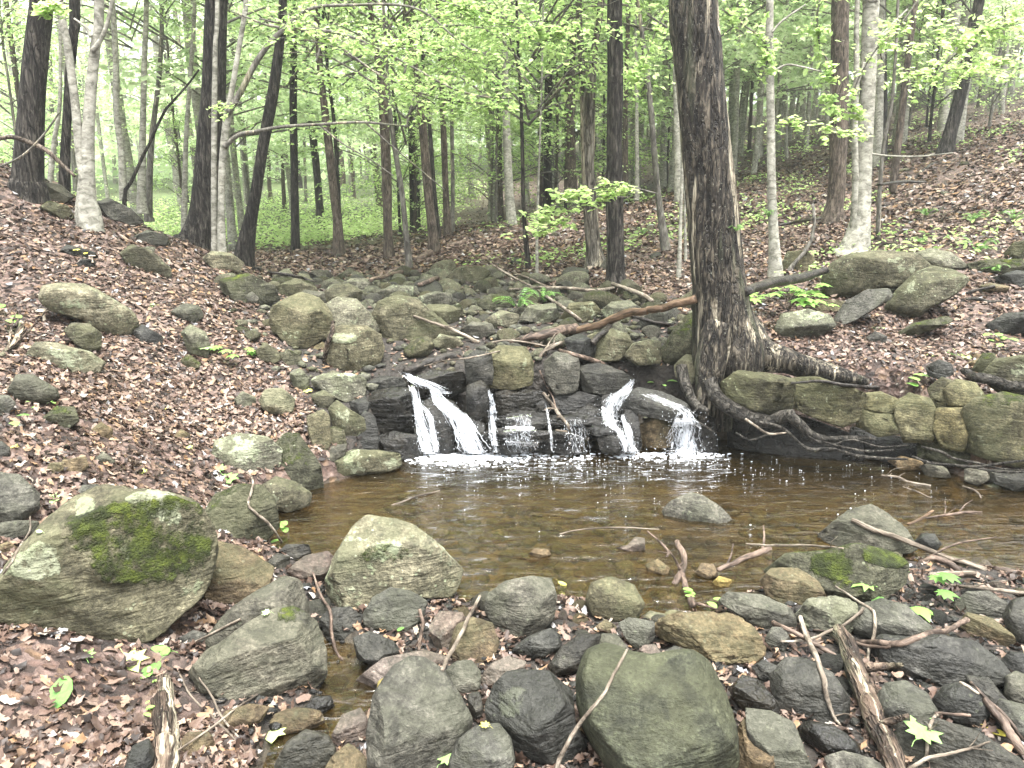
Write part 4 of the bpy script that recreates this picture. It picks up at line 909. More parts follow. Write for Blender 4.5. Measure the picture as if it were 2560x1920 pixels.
def tree(label, mat, stems, Y, crown=None, cs=1.0, ext=9.0, sides=14, cat='tree', name='tree', flare=1.35, group=None, branches=(), bmat=None, cz=0, rough=.06, crown_off=(0, 0), ridge=0, base=None):
    NT[0] += 1; stems = [stems] if isinstance(stems, str) else stems
    q = vline(stems[0], Y); v, f, o = trunk_mesh(q, mat, ext, sides, flare, rough, seed=NT[0], ridge=ridge)
    root = bpy.data.objects.new(name, None); COL.objects.link(root); root.location = tuple(o); tag(root, label, cat, group)
    t = obj('trunk', mesh_np('trunk', v, f, [BM[mat]]), root); add_bvh(v+o, np.vstack([f[:, :3], f[:, [0, 2, 3]]]))
    for s in stems[1:]:
        q2 = vline(s, Y-.02); v2, f2, o2 = trunk_mesh(q2, mat, ext, sides, 1.0, rough, buried=0, seed=NT[0]+50)
        obj('stem', mesh_np('stem', v2+o2-o, f2, [BM[mat]]), root)
    for s in branches:
        q2 = vline(s, Y-.05); c = crom(q2, max(10, len(q2)*7)); v2, f2 = tube(c[:, :3]-o, np.maximum(c[:, 3], .002), 8, .05, NT[0])
        obj('branch', mesh_np('branch', v2, f2, [BM[bmat or mat]]), root)
    if crown:
        co = obj('crown', CR[crown], root); co.scale = (cs, cs, cs); co.rotation_euler = (0, 0, NT[0]*1.7); co.location = (crown_off[0], crown_off[1], cz)
    return root, o

# ------------------------------------------------------------ the big tree on the ledge
bt, bo = tree("massive wet dark tree with peeling pale bark strips standing beside the waterfall", 'main',
  "1498,0,51 1505,100,51 1514,200,51 1524,300,51 1535,415,51 1543,520,53 1553,620,56 1562,700,64 1572,760,74 1575,800,68 1560,850,40", 5.35, sides=64, flare=.9, rough=.07, ext=8, ridge=.018)
def rootc(s, Y0, Y1, mat='root', par=bt, o=bo, rough=.12, sides=12, name='root'):
    a = np.array(P(s)); Ys = np.linspace(Y0, Y1, len(a)); c = np.array([at(x, y, Y) for (x, y, w), Y in zip(a, Ys)])
    w = np.array([w*(.68 if w < 7 and mat != 'main' else .85 if mat != 'main' else 1)*Y/ray(x, y)[1]/FV for (x, y, w), Y in zip(a, Ys)])
    q = crom(np.hstack([c, w[:, None]]), max(14, 7*len(a))); v, f = tube(q[:, :3]-o, np.maximum(q[:, 3], .0015), sides, rough, len(a), freq=5)
    add_bvh(v+o, np.vstack([f[:, :3], f[:, [0, 2, 3]]]))
    return obj(name, mesh_np(name, v, f, [BM[mat]]), par)
rootc("1570,640,30 1600,720,46 1640,765,38 1700,780,30 1760,797,24 1820,812,17 1875,825,8", 5.4, 5.25, 'main')
rootc("1560,700,44 1540,780,38 1528,830,26 1520,870,16 1518,910,8", 5.25, 5.05, 'main')
rootc("1530,820,20 1548,858,19 1585,885,18 1630,905,18 1665,912,17 1692,900,17 1712,893,13", 5.1, 4.78)
rootc("1700,893,13 1725,915,14 1750,938,12 1785,948,9 1840,947,7 1890,948,4", 4.8, 4.72)
rootc("1640,912,6 1690,925,5 1730,960,5 1755,972,7 1800,970,5 1850,985,6 1910,990,5 1960,992,3", 4.82, 4.55, sides=8)
rootc("1745,950,5 1780,955,4 1830,968,4 1880,975,4 1930,972,3", 4.75, 4.6, sides=8)
rootc("1745,943,4 1790,962,4 1840,950,3 1900,965,3 1960,962,2", 4.74, 4.6, sides=8)
rootc("1990,965,3 2030,975,5 2060,990,4 2110,1000,4 2160,1012,3 2212,1015,3 2260,1010,2", 4.5, 4.3, sides=8)
rootc("1970,985,3 2010,1000,5 2060,1005,5 2110,1008,5 2170,1000,4 2250,990,3", 4.5, 4.2, sides=8)
rootc("2080,1005,4 2150,1018,4 2200,1020,4 2260,1012,3", 4.4, 4.25, sides=8)
rootc("1510,880,5 1495,900,4 1530,925,3 1545,935,2", 5.0, 4.9, sides=8)
rootc("1590,935,3 1620,950,3 1655,940,3 1690,925,3", 4.85, 4.8, sides=8)
rootc("1610,905,4 1632,920,4 1660,937,4 1698,935,3", 4.72, 4.7, 'palewood', sides=8)
rootc("1470,790,14 1480,830,14 1500,870,12 1530,890,8", 5.2, 5.0, sides=10)

me = bt.children[0].data; vv = np.array([q.co[:] for q in me.vertices])+bo; V3 = vv-[0, 0, CH]; dep = V3[:, 1]*CP-V3[:, 2]*SP
px_ = 1106+FV*V3[:, 0]/dep; py_ = 829.5-FV*(V3[:, 1]*SP+V3[:, 2]*CP)/dep
mid = np.interp(py_, [0, 100, 200, 300, 415, 520, 620, 700, 800], [1498, 1505, 1514, 1524, 1535, 1543, 1553, 1562, 1575]); hw = np.interp(py_, [0, 300, 520, 620, 700, 800], [51, 51, 53, 56, 64, 70]); uu = (px_-mid)/hw
st_ = np.exp(-((uu-.36-.08*np.sin(py_/60))/.16)**2)*sst(640, 420, py_)*1.0+.9*np.exp(-((uu+.72)/.13)**2)*sst(560, 300, py_)+.5*np.exp(-((uu+.25)/.1)**2)*sst(200, 330, py_)*sst(760, 560, py_)
at__ = me.attributes.new('strip', 'FLOAT', 'POINT'); at__.data.foreach_set('value', st_.astype(np.float32))
# ------------------------------------------------------------ trees traced one by one
T_ = tree
T_("dark straight tree with a swollen burl halfway up, left of the massive tree", 'dark', "1328,0,16 1329,150,16.5 1328,250,17 1327,350,17 1327,400,21 1328,440,19 1329,520,18 1329,600,22 1330,628,30", 8.0, 'high0', sides=24, flare=1.5, cz=0)
T_("split trunk tree forking into two stems with bare pale wood", 'split', ["1250,0,7 1254,100,7 1260,200,8 1262,300,8 1271,380,15 1276,465,16 1283,540,18 1288,578,24", "1299,0,7.5 1285,100,7.5 1277,200,9.5 1275,300,10 1273,360,10 1274,400,12"], 9.3, 'high1', sides=20, flare=1.4)
T_("thick dark furrowed tree at the upper left corner", 'dark', "92,-40,22 90,0,22 75,150,25 64,300,28 60,385,31 60,400,33", 7.0, 'high1', sides=28, flare=1.3)
T_("thin dark tree just right of the thick corner tree", 'dark', "161,0,11 158,80,10 148,200,9.5 141,330,10 140,430,12", 7.8, 'mid0', cz=2)
T_("pale twin trunk tree leaning in a V with a wide rooted base", 'pale', ["214,0,10 206,100,10 196,200,11.5 190,300,13 188,380,16 187,430,20 191,462,24", "129,0,7 146,100,8 162,220,8.5 173,330,10 184,390,12"], 6.9, None, sides=20, flare=1.25,
   branches=["200,110,6 218,85,5 232,50,4.5 243,0,4", "196,80,4 186,60,3 160,40,2"])
T_("large dark tree with flaring buttress base left of centre", 'dark', "470,-30,22 468,0,22 463,150,25 455,300,27 446,400,28 438,470,31 428,520,42 420,545,52", 8.6, 'high0', sides=30, flare=1.3, ext=9)
T_("slender straight pale tree in front of the dark buttress tree", 'pale', "469,0,4.5 465,100,5 463,250,6 462,415,6.5 463,500,6.5 465,540,8", 7.9, None, sides=12)
T_("slender pale forked tree with a long arching branch over the stream", 'pale', ["530,-30,5 528,30,5.5 515,110,5.5 500,200,6 490,260,8.5 481,350,8 478,440,7.5 480,545,9"], 7.85, None, sides=14,
   branches=["492,245,7 520,198,6.5 553,135,6.5 590,85,6 618,60,5.5 650,30,4 690,14,3.5 760,11,3 830,9,3 890,16,2.5 930,35,2 975,75,2 1020,108,1.6 1085,120,1.2",
             "618,62,5 660,60,4.5 700,66,3.5 760,80,3 830,112,2.6 900,150,2.4 975,190,2.2 1040,208,2 1106,212,1.6",
             "690,68,3 720,90,2.8 760,120,2.6 820,162,2.2 880,190,2 940,225,1.5", "655,60,3 685,72,3 692,95,2.5 683,135,1.8",
             "484,318,6 515,292,4.5 553,284,4 610,274,3.5 700,268,3 780,264,2.6 850,270,2 900,275,1.5", "620,60,3 580,55,2.5 540,40,2 500,25,1.5", "790,265,2 840,310,1.6 900,360,1.4 960,410,1",
             "690,270,1.8 740,310,1.6 800,345,1.3 850,380,1"], bmat='grey')
T_("black mossy tree leaning right, behind the pale forked tree", 'dark', "610,40,9 606,80,10 590,200,12 571,300,12 553,415,12 540,480,14 527,560,20", 9.3, 'mid1', sides=18, cz=1.5)
T_("straight brown tree left of the picture centre", 'brown', "683,0,7 692,150,7 703,250,8 712,330,9 721,415,9 729,480,10 732,548,13", 13.5, 'mid2', cz=1.8)
T_("dark slim stem just behind the brown tree", 'dark', "708,150,3.5 722,270,4 730,415,4 737,520,5", 14.5, 'low1', cz=2)
T_("brown trunk joined by a thin leaning stem in the centre left", 'brown', "805,60,6 825,175,10 832,300,11 836,415,10.5 838,500,10 841,568,13", 12.5, 'mid3', cz=1.6)
T_("thin leaning grey stem crossing beside the joined brown trunk", 'grey', "838,180,3.5 844,250,4.5 851,310,5.5 868,415,6 878,515,6.5 886,592,8", 10.5, 'low0', cz=1.2)
T_("tall reddish grey trunk with ivy-like twigs, centre left", 'brown', "878,0,5 884,60,5.5 898,135,6.5 911,250,9 925,415,10 933,490,10.5 939,555,13", 12.5, 'mid0', cz=2)
T_("narrow dark trunk close behind the tall reddish grey one", 'dark', "915,150,3.5 928,275,4.5 938,415,5 946,505,6", 14.5, 'low2', cz=2)
T_("first of two parallel brown trunks near the centre", 'brown', "948,60,5 953,150,5.5 957,250,6.5 963,415,7 968,524,9", 15, 'mid1', cz=2.2)
T_("second, thinner of the two parallel brown trunks near the centre", 'grey', "970,120,4 975,225,4 978,415,4.5 976,518,6", 15.5, 'low1', cz=2.4)
T_("pale forked trunk with a dark hollow base at the centre of the forest", 'pale', "1086,60,6 1090,120,7 1093,250,8 1100,415,10 1108,500,12 1110,518,15", 15, 'mid2', cz=2.5)
T_("distant brown trunk left of the hollow based one", 'brown', "1076,200,5 1078,300,6 1080,415,6.5 1081,478,8", 19, 'mid3', cz=2)
T_("dark thin sapling trunk right of the hollow based one", 'dark', "1118,80,3 1122,150,3.5 1128,300,4 1131,450,4.5 1141,578,6", 9.6, 'low2', cz=1.2)
T_("very thin pale pole-like sapling by the pale horizontal branch", 'pale', "1172,100,2 1168,250,2.2 1163,400,2.6 1160,520,3 1160,602,3.5", 8.8, 'low0', cz=1.5, cs=.8)
T_("reddish brown trunk left of the split trunk tree", 'brown', "1237,0,9 1233,140,10 1232,300,10.5 1233,392,12", 17, 'mid0', cz=2.5)
T_("brown trunk seen left of the reddish one, partly behind leaves", 'brown', "1166,100,5 1167,250,6 1168,415,6.5 1170,450,8", 19, 'mid1', cz=2)
T_("dark narrow trunk directly right of the burl tree", 'brown', "1358,0,4.5 1354,150,5 1351,250,5 1350,385,7", 17, 'mid2', cz=2.5)
T_("wavy pale slim tree with black foot between burl tree and massive tree", 'grey', "1376,-20,4 1384,50,4.5 1396,150,6 1405,225,6 1415,350,6.5 1424,440,7 1438,542,10", 10, 'low1', cz=2)
T_("slim pale straight trunk right behind the burl tree", 'pale', "1373,60,3 1375,175,3.5 1376,405,4.5", 16, 'low2', cz=2.4)
T_("pale trunk partly hidden by the massive tree's left side", 'pale', "1458,100,5 1461,250,6 1465,430,7.5", 15, 'mid3', cz=2.5)
T_("whitish thin sapling touching the massive tree's left edge", 'pale', "1477,300,3 1472,415,3.6 1469,520,4 1466,600,5", 8.2, None, ext=5)
T_("small whitish sapling behind the whitish thin one", 'pale', "1481,350,2 1479,450,2.5 1481,566,3.5", 9.2, None, ext=4)
T_("straight pale beech with small black knots right of the massive tree", 'pale', "1663,-20,8 1664,200,8.5 1667,415,9.5 1672,520,11 1675,600,15", 8.0, None, sides=18, flare=1.3, branches=["1668,70,2.5 1690,45,2.2 1740,10,1.6", "1668,155,2.5 1700,140,2 1735,145,1.8 1775,155,1.4"])
T_("thick brown tree on the right slope", 'brown', "1816,0,18 1814,150,18.5 1811,300,18 1807,415,18 1802,450,20 1799,482,25", 11, 'high0', sides=22, flare=1.3)
T_("large pale beech with two fused stems and black streaked foot on the right", 'pale', ["1885,-20,17 1882,0,17 1878,100,17 1872,250,15.5 1864,400,17 1858,480,22 1846,540,34 1842,556,42", "1852,0,5 1850,150,6 1847,275,6.5 1848,415,8 1846,500,12"], 8.7, None, sides=28, flare=1.15,
   branches=["1870,130,3.5 1885,95,3 1915,65,2.6 1960,20,2", "1868,135,3 1858,165,3 1850,195,2.6", "1862,325,2.5 1900,335,2.2 1980,338,1.8 2060,330,1.2"])
T_("dark trunk behind the large pale beech", 'dark', "1905,0,9 1906,200,10 1903,322,12", 16, 'mid0', cz=2.5)
T_("pinkish tan trunk leaning left on the right slope", 'brown', "1972,50,6 1969,70,6 1956,175,7 1946,262,7.5 1935,350,8 1930,400,8 1928,445,9", 12.5, 'mid1', cz=2.2)
T_("thin grey stem curving between beech and pinkish trunk", 'grey', "1940,0,3 1936,100,3.2 1926,225,3.6 1911,300,4 1901,400,4.5 1896,532,5", 9.2, None, ext=7)
T_("black tree leaning strongly right at the top of the slope", 'dark', "2112,20,11 2106,45,12 2089,137,13 2069,225,13 2051,290,14 2041,334,18", 15, 'mid2', sides=18, cz=2.2)
T_("small bent grey sapling in front of the right slope", 'grey', "1756,440,3 1759,497,3.5 1741,540,4 1715,570,4 1703,590,5", 8.2, None, ext=.5, cat='sapling', name='sapling')
T_("leaning pale trunk behind the corner tree at far left", 'pale', "130,200,4 118,300,5 108,400,5.5", 12, 'mid3', cz=1.8)
T_("white barked trunk right of the V-shaped twin trunks", 'pale', "250,120,6 252,240,7 262,330,7 266,400,8", 13, 'mid0', cz=1.8)
T_("white patchy trunk nearer the dark buttress tree", 'pale', "316,0,5 312,130,6 308,300,7 306,430,9", 13.5, 'mid1', cz=1.8)
T_("grey trunk behind the bent sapling at left", 'grey', "350,0,4 345,150,5 328,300,6 320,450,8", 15, 'mid2', cz=1.8)
T_("slim pale trunk left of the buttress tree", 'pale', "420,20,4 412,150,4.5 402,300,5 398,480,6", 14, 'mid3', cz=1.8)
T_("slim dark curved sapling before the white patchy trunk", 'dark', "430,150,2 400,190,2.2 355,240,3 328,300,3 305,345,3.5 285,390,3.5 268,420,4", 8.2, None, ext=2, cat='sapling', name='sapling')

# the forest farther back: individual trees, each a copy of one of a few trunks with its crown
TM = []
for k in range(6):
    r = np.random.default_rng(900+k); q = []
    x = y = 0.
    for z in np.linspace(16, -.5, 12):
        q.append([x*(z+.5)/16+r.normal(0, .03), y*(z+.5)/16+r.normal(0, .03), z, .05+.05*(1-z/16)+(0.04 if z < .2 else 0)])
    q = np.array(q); q[:, 0] += r.uniform(-.8, .8)*(q[:, 2]/16); c = crom(q, 26); v, f = tube(c[:, :3], c[:, 3], 9, .08, k)
    TM.append((mesh_np('trunk', v, f, [BM[['pale', 'brown', 'pale', 'grey', 'dark', 'pale'][k]]]), ['pale', 'brown', 'pale', 'grey', 'dark', 'pale'][k]))
n = 0; tp = []
while n < 245:
    d = 15+37*rng.random()**.8; a = rng.uniform(-.66, .66) if n < 165 else rng.uniform(.05, .66); x, y = d*math.tan(a)*.9, d
    if any((x-p[0])**2+(y-p[1])**2 < .9 for p in tp): continue
    tp.append((x, y)); k = int(rng.choice([0, 1, 2, 3, 4, 5, 0, 2, 5])) if x < 3 else int(rng.choice([0, 2, 5, 0, 2, 1])); me, kind = TM[k]; s = rng.uniform(.5, 1.45)
    if y < 20 and x > 2.2 and rng.random() < .5: continue
    root = bpy.data.objects.new('forest_tree', None); COL.objects.link(root); root.location = (x, y, float(H(x, y))-.1)
    tag(root, {'pale': "pale slender trunk among many in the far forest", 'brown': "brown slender trunk among many in the far forest", 'grey': "grey slender trunk among many in the far forest", 'dark': "dark slender trunk among many in the far forest"}[kind], 'tree', {'pale': 'pale far forest trees', 'brown': 'brown far forest trees', 'grey': 'grey far forest trees', 'dark': 'dark far forest trees'}[kind])
    t = obj('trunk', me, root); t.scale = (s, s, 1); t.rotation_euler = (rng.normal(0, .03), rng.normal(0, .03), rng.uniform(0, 6))
    n += 1
    if rng.random() < .55: continue
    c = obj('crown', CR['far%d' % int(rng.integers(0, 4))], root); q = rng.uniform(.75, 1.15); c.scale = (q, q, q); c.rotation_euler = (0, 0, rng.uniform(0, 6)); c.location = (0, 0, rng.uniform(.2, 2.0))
# understorey saplings between
n = 0
while n < 18:
    d = rng.uniform(13.5, 26); a = rng.uniform(-.6, .6); x, y = d*math.tan(a), d
    if x > -.2+.0*y and y < 17 and rng.random() < .93: continue
    if x < -3 and y < 11: continue
    root = bpy.data.objects.new('leafy_sapling', None); COL.objects.link(root); root.location = (x, y, float(H(x, y))-.05)
    tag(root, "leafy green sapling of the understorey in the middle distance", 'sapling', 'understorey saplings')
    t = obj('trunk', TM[int(rng.choice([1, 3, 4]))][0], root); t.scale = (.35, .35, .38)
    c = obj('crown', CR['low%d' % int(rng.integers(0, 3))], root); q = rng.uniform(.7, 1.2); c.scale = (q, q, q); c.rotation_euler = (0, 0, rng.uniform(0, 6)); n += 1
# far wood as one mass
N = 48000; a = rng.uniform(-.78, .78, N); d = rng.uniform(50, 72, N); x = d*np.sin(a); y = d*np.cos(a)
g = tps(x, y); z = g+np.where(rng.random(N) < .22, rng.random(N)*5, rng.random(N)**.9*27)
k = nz(x*.5+y*.1, z*1.1, .55, 3)+.5*nz(x, z, 1.3, 8)
kp = (k > .05) | (z-g < 5); x, y, z = x[kp], y[kp], z[kp]
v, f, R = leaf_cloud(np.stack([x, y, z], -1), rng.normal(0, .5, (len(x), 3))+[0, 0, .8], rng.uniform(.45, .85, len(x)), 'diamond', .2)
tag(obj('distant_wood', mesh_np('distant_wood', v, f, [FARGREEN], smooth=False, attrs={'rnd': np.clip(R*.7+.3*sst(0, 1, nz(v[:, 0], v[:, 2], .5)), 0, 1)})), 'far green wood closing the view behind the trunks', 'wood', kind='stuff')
# high canopy overhead beyond the stream
# bright low growth on the valley floor
cx = []; 
while len(cx) < 330:
    d = rng.uniform(15.5, 34); a = rng.uniform(-.62, .62); x, y = d*math.tan(a), d
    if x > -3.2+(y-15)*.1 and rng.random() < .93: continue
    cx.append((x, y))
PP = []
for (x, y) in cx:
    m = 46; s = rng.uniform(.25, .6); p = np.stack([x+rng.normal(0, s, m), y+rng.normal(0, s, m), rng.random(m)**1.3*rng.uniform(.15, .75)], -1); PP.append(p)
PP = np.concatenate(PP); PP[:, 2] += tps(PP[:, 0], PP[:, 1])
v, f, R = leaf_cloud(PP, rng.normal(0, .35, PP.shape)+[0, 0, 1], rng.uniform(.07, .15, len(PP)), 'diamond', .15)
tag(obj('undergrowth', mesh_np('undergrowth', v, f, [GREEN], smooth=False, attrs={'rnd': np.clip(R*.6+.4, 0, 1)})), 'bright green undergrowth on the valley floor', 'undergrowth', kind='stuff')
# ------------------------------------------------------------ leaf litter
def scatter_litter(N, dlo, dhi, amax, smin, smax, shape, keep):
    a = rng.uniform(-amax, amax, N); d = np.exp(rng.uniform(math.log(dlo), math.log(dhi), N)); x = d*np.sin(a); y = d*np.cos(a)
    k = keep(x, y); x, y, d = x[k], y[k], d[k]; z = H(x, y); e = .03
    gx_ = (H(x+e, y)-z)/e; gy_ = (H(x, y+e)-z)/e; nn = np.stack([-gx_, -gy_, np.ones_like(x)], -1)+rng.normal(0, .3, (len(x), 3))
    s = (smin+(smax-smin)*rng.random(len(x))**1.6)*np.clip(d/6, 1, 2.2)
    p = np.stack([x, y, z+.008+s*rng.uniform(.0, .15, len(x))], -1)
    return leaf_cloud(p, nn, s, shape, .38)
def keep_l(x, y):
    ok = (sdf(x, y, POOL) > .1) & (sdf(x, y, CHAN) > .03)
    p = np.ones(x.shape); p[sdf(x, y, COBB) < -.03] = .42; p[sdf(x, y, CREEK) < 0] = .13
    p = np.where((y > 15) & (x < -2.2), p*.25, p)
    p = np.where(nz(x, y, 2.3, 7)+.5*nz(x, y, 6, 2) < -.62, p*.25, p)
    return ok & (rng.random(x.shape) < p)
for nm, args in (('leaf_litter', (76000, 1.7, 5.4, 1.1, .018, .068, 'lobed', keep_l)), ('leaf_litter', (185000, 4.6, 22, .8, .024, .056, 'oval', keep_l)), ('leaf_litter', (50000, 18, 48, .7, .03, .05, 'diamond', keep_l))):
    v, f, R = scatter_litter(*args)
    tag(obj(nm, mesh_np(nm, v, f, [LITTER], smooth=False, attrs={'rnd': R})), 'brown dead leaves carpeting the banks' if args[6] == 'lobed' else 'dead leaves deep in the forest' if args[6] == 'diamond' else 'dead leaves on the farther slopes', 'leaf litter', kind='stuff')

BVH = BVHTree.FromPolygons([tuple(p) for p in np.concatenate(BV)], [tuple(map(int, q)) for q in np.concatenate(BF)])
def cast(vx, vy, water_ok=True):
    d = ray(vx, vy); h = BVH.ray_cast(Vector((0, 0, CH)), Vector(d), 60)
    p = hit(vx, vy); t = p[1]/d[1]
    if h[0] is not None: t = min(t, h[0][1]/d[1])
    return t
def traced(pts, lift=1.0, rigid=True, n=None, dy=0):
    """picture polyline with pixel radii, laid on whatever is behind it"""
    a = np.array(P(pts)) if isinstance(pts, str) else np.array(pts); q = crom(a, n or max(12, 7*len(a)))
    th = np.array([cast(x, y) for x, y in q[:, :2]]); q[:, 2] *= .82; r = q[:, 2]/FV*th; lim = th-r*.6*lift
    s = np.concatenate([[0], np.cumsum(np.hypot(*np.diff(q[:, :2], axis=0).T))]); s /= s[-1]
    if rigid:
        h = []                                   # the stick rests on the nearest high points: lower hull of the depths
        for i in range(len(s)):
            while len(h) > 1 and (lim[h[-1]]-lim[h[-2]])*(s[i]-s[h[-2]]) >= (lim[i]-lim[h[-2]])*(s[h[-1]]-s[h[-2]]): h.pop()
            h.append(i)
        t = np.interp(s, s[h], lim[h])
        cap = t.min()+1.6*(s*0+1); t = np.minimum(t, cap)
    else:
        t = lim.copy(); w = 2
        t = np.array([lim[max(0, i-w):i+w+1].min() for i in range(len(t))])
    w = 2; t = np.minimum(np.convolve(np.pad(t, w, 'edge'), np.ones(5)/5, 'valid'), t+.004)
    d = ray(q[:, 0], q[:, 1]); c = np.array([0, 0, CH])+d*(t-dy)[:, None]; return c, q[:, 2]/FV*t
def stick(label, mat, pts, name='stick', cat='stick', rigid=True, sides=8, twigs=0, group=None, rough=.1):
    NR[0] += 1; c, r = traced(pts, rigid=rigid); o = c.mean(0)
    k = np.random.default_rng(NR[0]); jt = k.normal(0, 1, (len(c)+4, 3))*r.mean()*.35; jt = (jt[:-4]+jt[1:-3]+jt[2:-2]+jt[3:-1]+jt[4:])/5; c = c+jt
    v, f = tube(c-o, np.maximum(r, .0012), sides, rough, NR[0], freq=min(20, .12/max(r.mean(), .003))); parts = [(v, f)]
    for j in range(twigs):
        i = int(k.integers(2, len(c)-2)); d = c[i+1]-c[i-1]; d /= np.linalg.norm(d); u = k.normal(0, 1, 3); u[2] = abs(u[2])*.6; u = u/np.linalg.norm(u)+d*.9
        L = k.uniform(4, 14)*r.mean(); e = c[i]+u*L; parts.append(tube(crom([c[i]-o, (c[i]+e)/2-o+k.normal(0, .1, 3)*L, e-o], 6), np.linspace(r[i]*.55, r[i]*.2, 6), 5))
    v, f = joinp(parts); qt = Vector(c[-1]-c[0]).to_track_quat('Z', 'X'); v = v@np.array(qt.to_matrix())   # the grain runs along the object's own z
    ob = obj(name, mesh_np(name, v, f, [BM[mat]]), loc=tuple(o)); ob.rotation_mode = 'QUATERNION'; ob.rotation_quaternion = qt; tag(ob, label, cat, group)
    if r.mean() > .008: add = 1
    return ob
def sticks(txt, **kw):
    for ln in txt.strip().split('\n'):
        q = [s.strip() for s in ln.split('|')]; k = dict(kw)
        for it in (q[3].split() if len(q) > 3 else []):
            a, b = it.split('='); k[a] = int(b) if b.lstrip('-').isdigit() else b
        if k.get('name') == 'log': k['cat'] = 'log'; k['sides'] = 18; k['rough'] = .05
        if k.get('name') == 'twig': k['cat'] = 'twig'
        stick(q[0], q[1], q[2], **k)
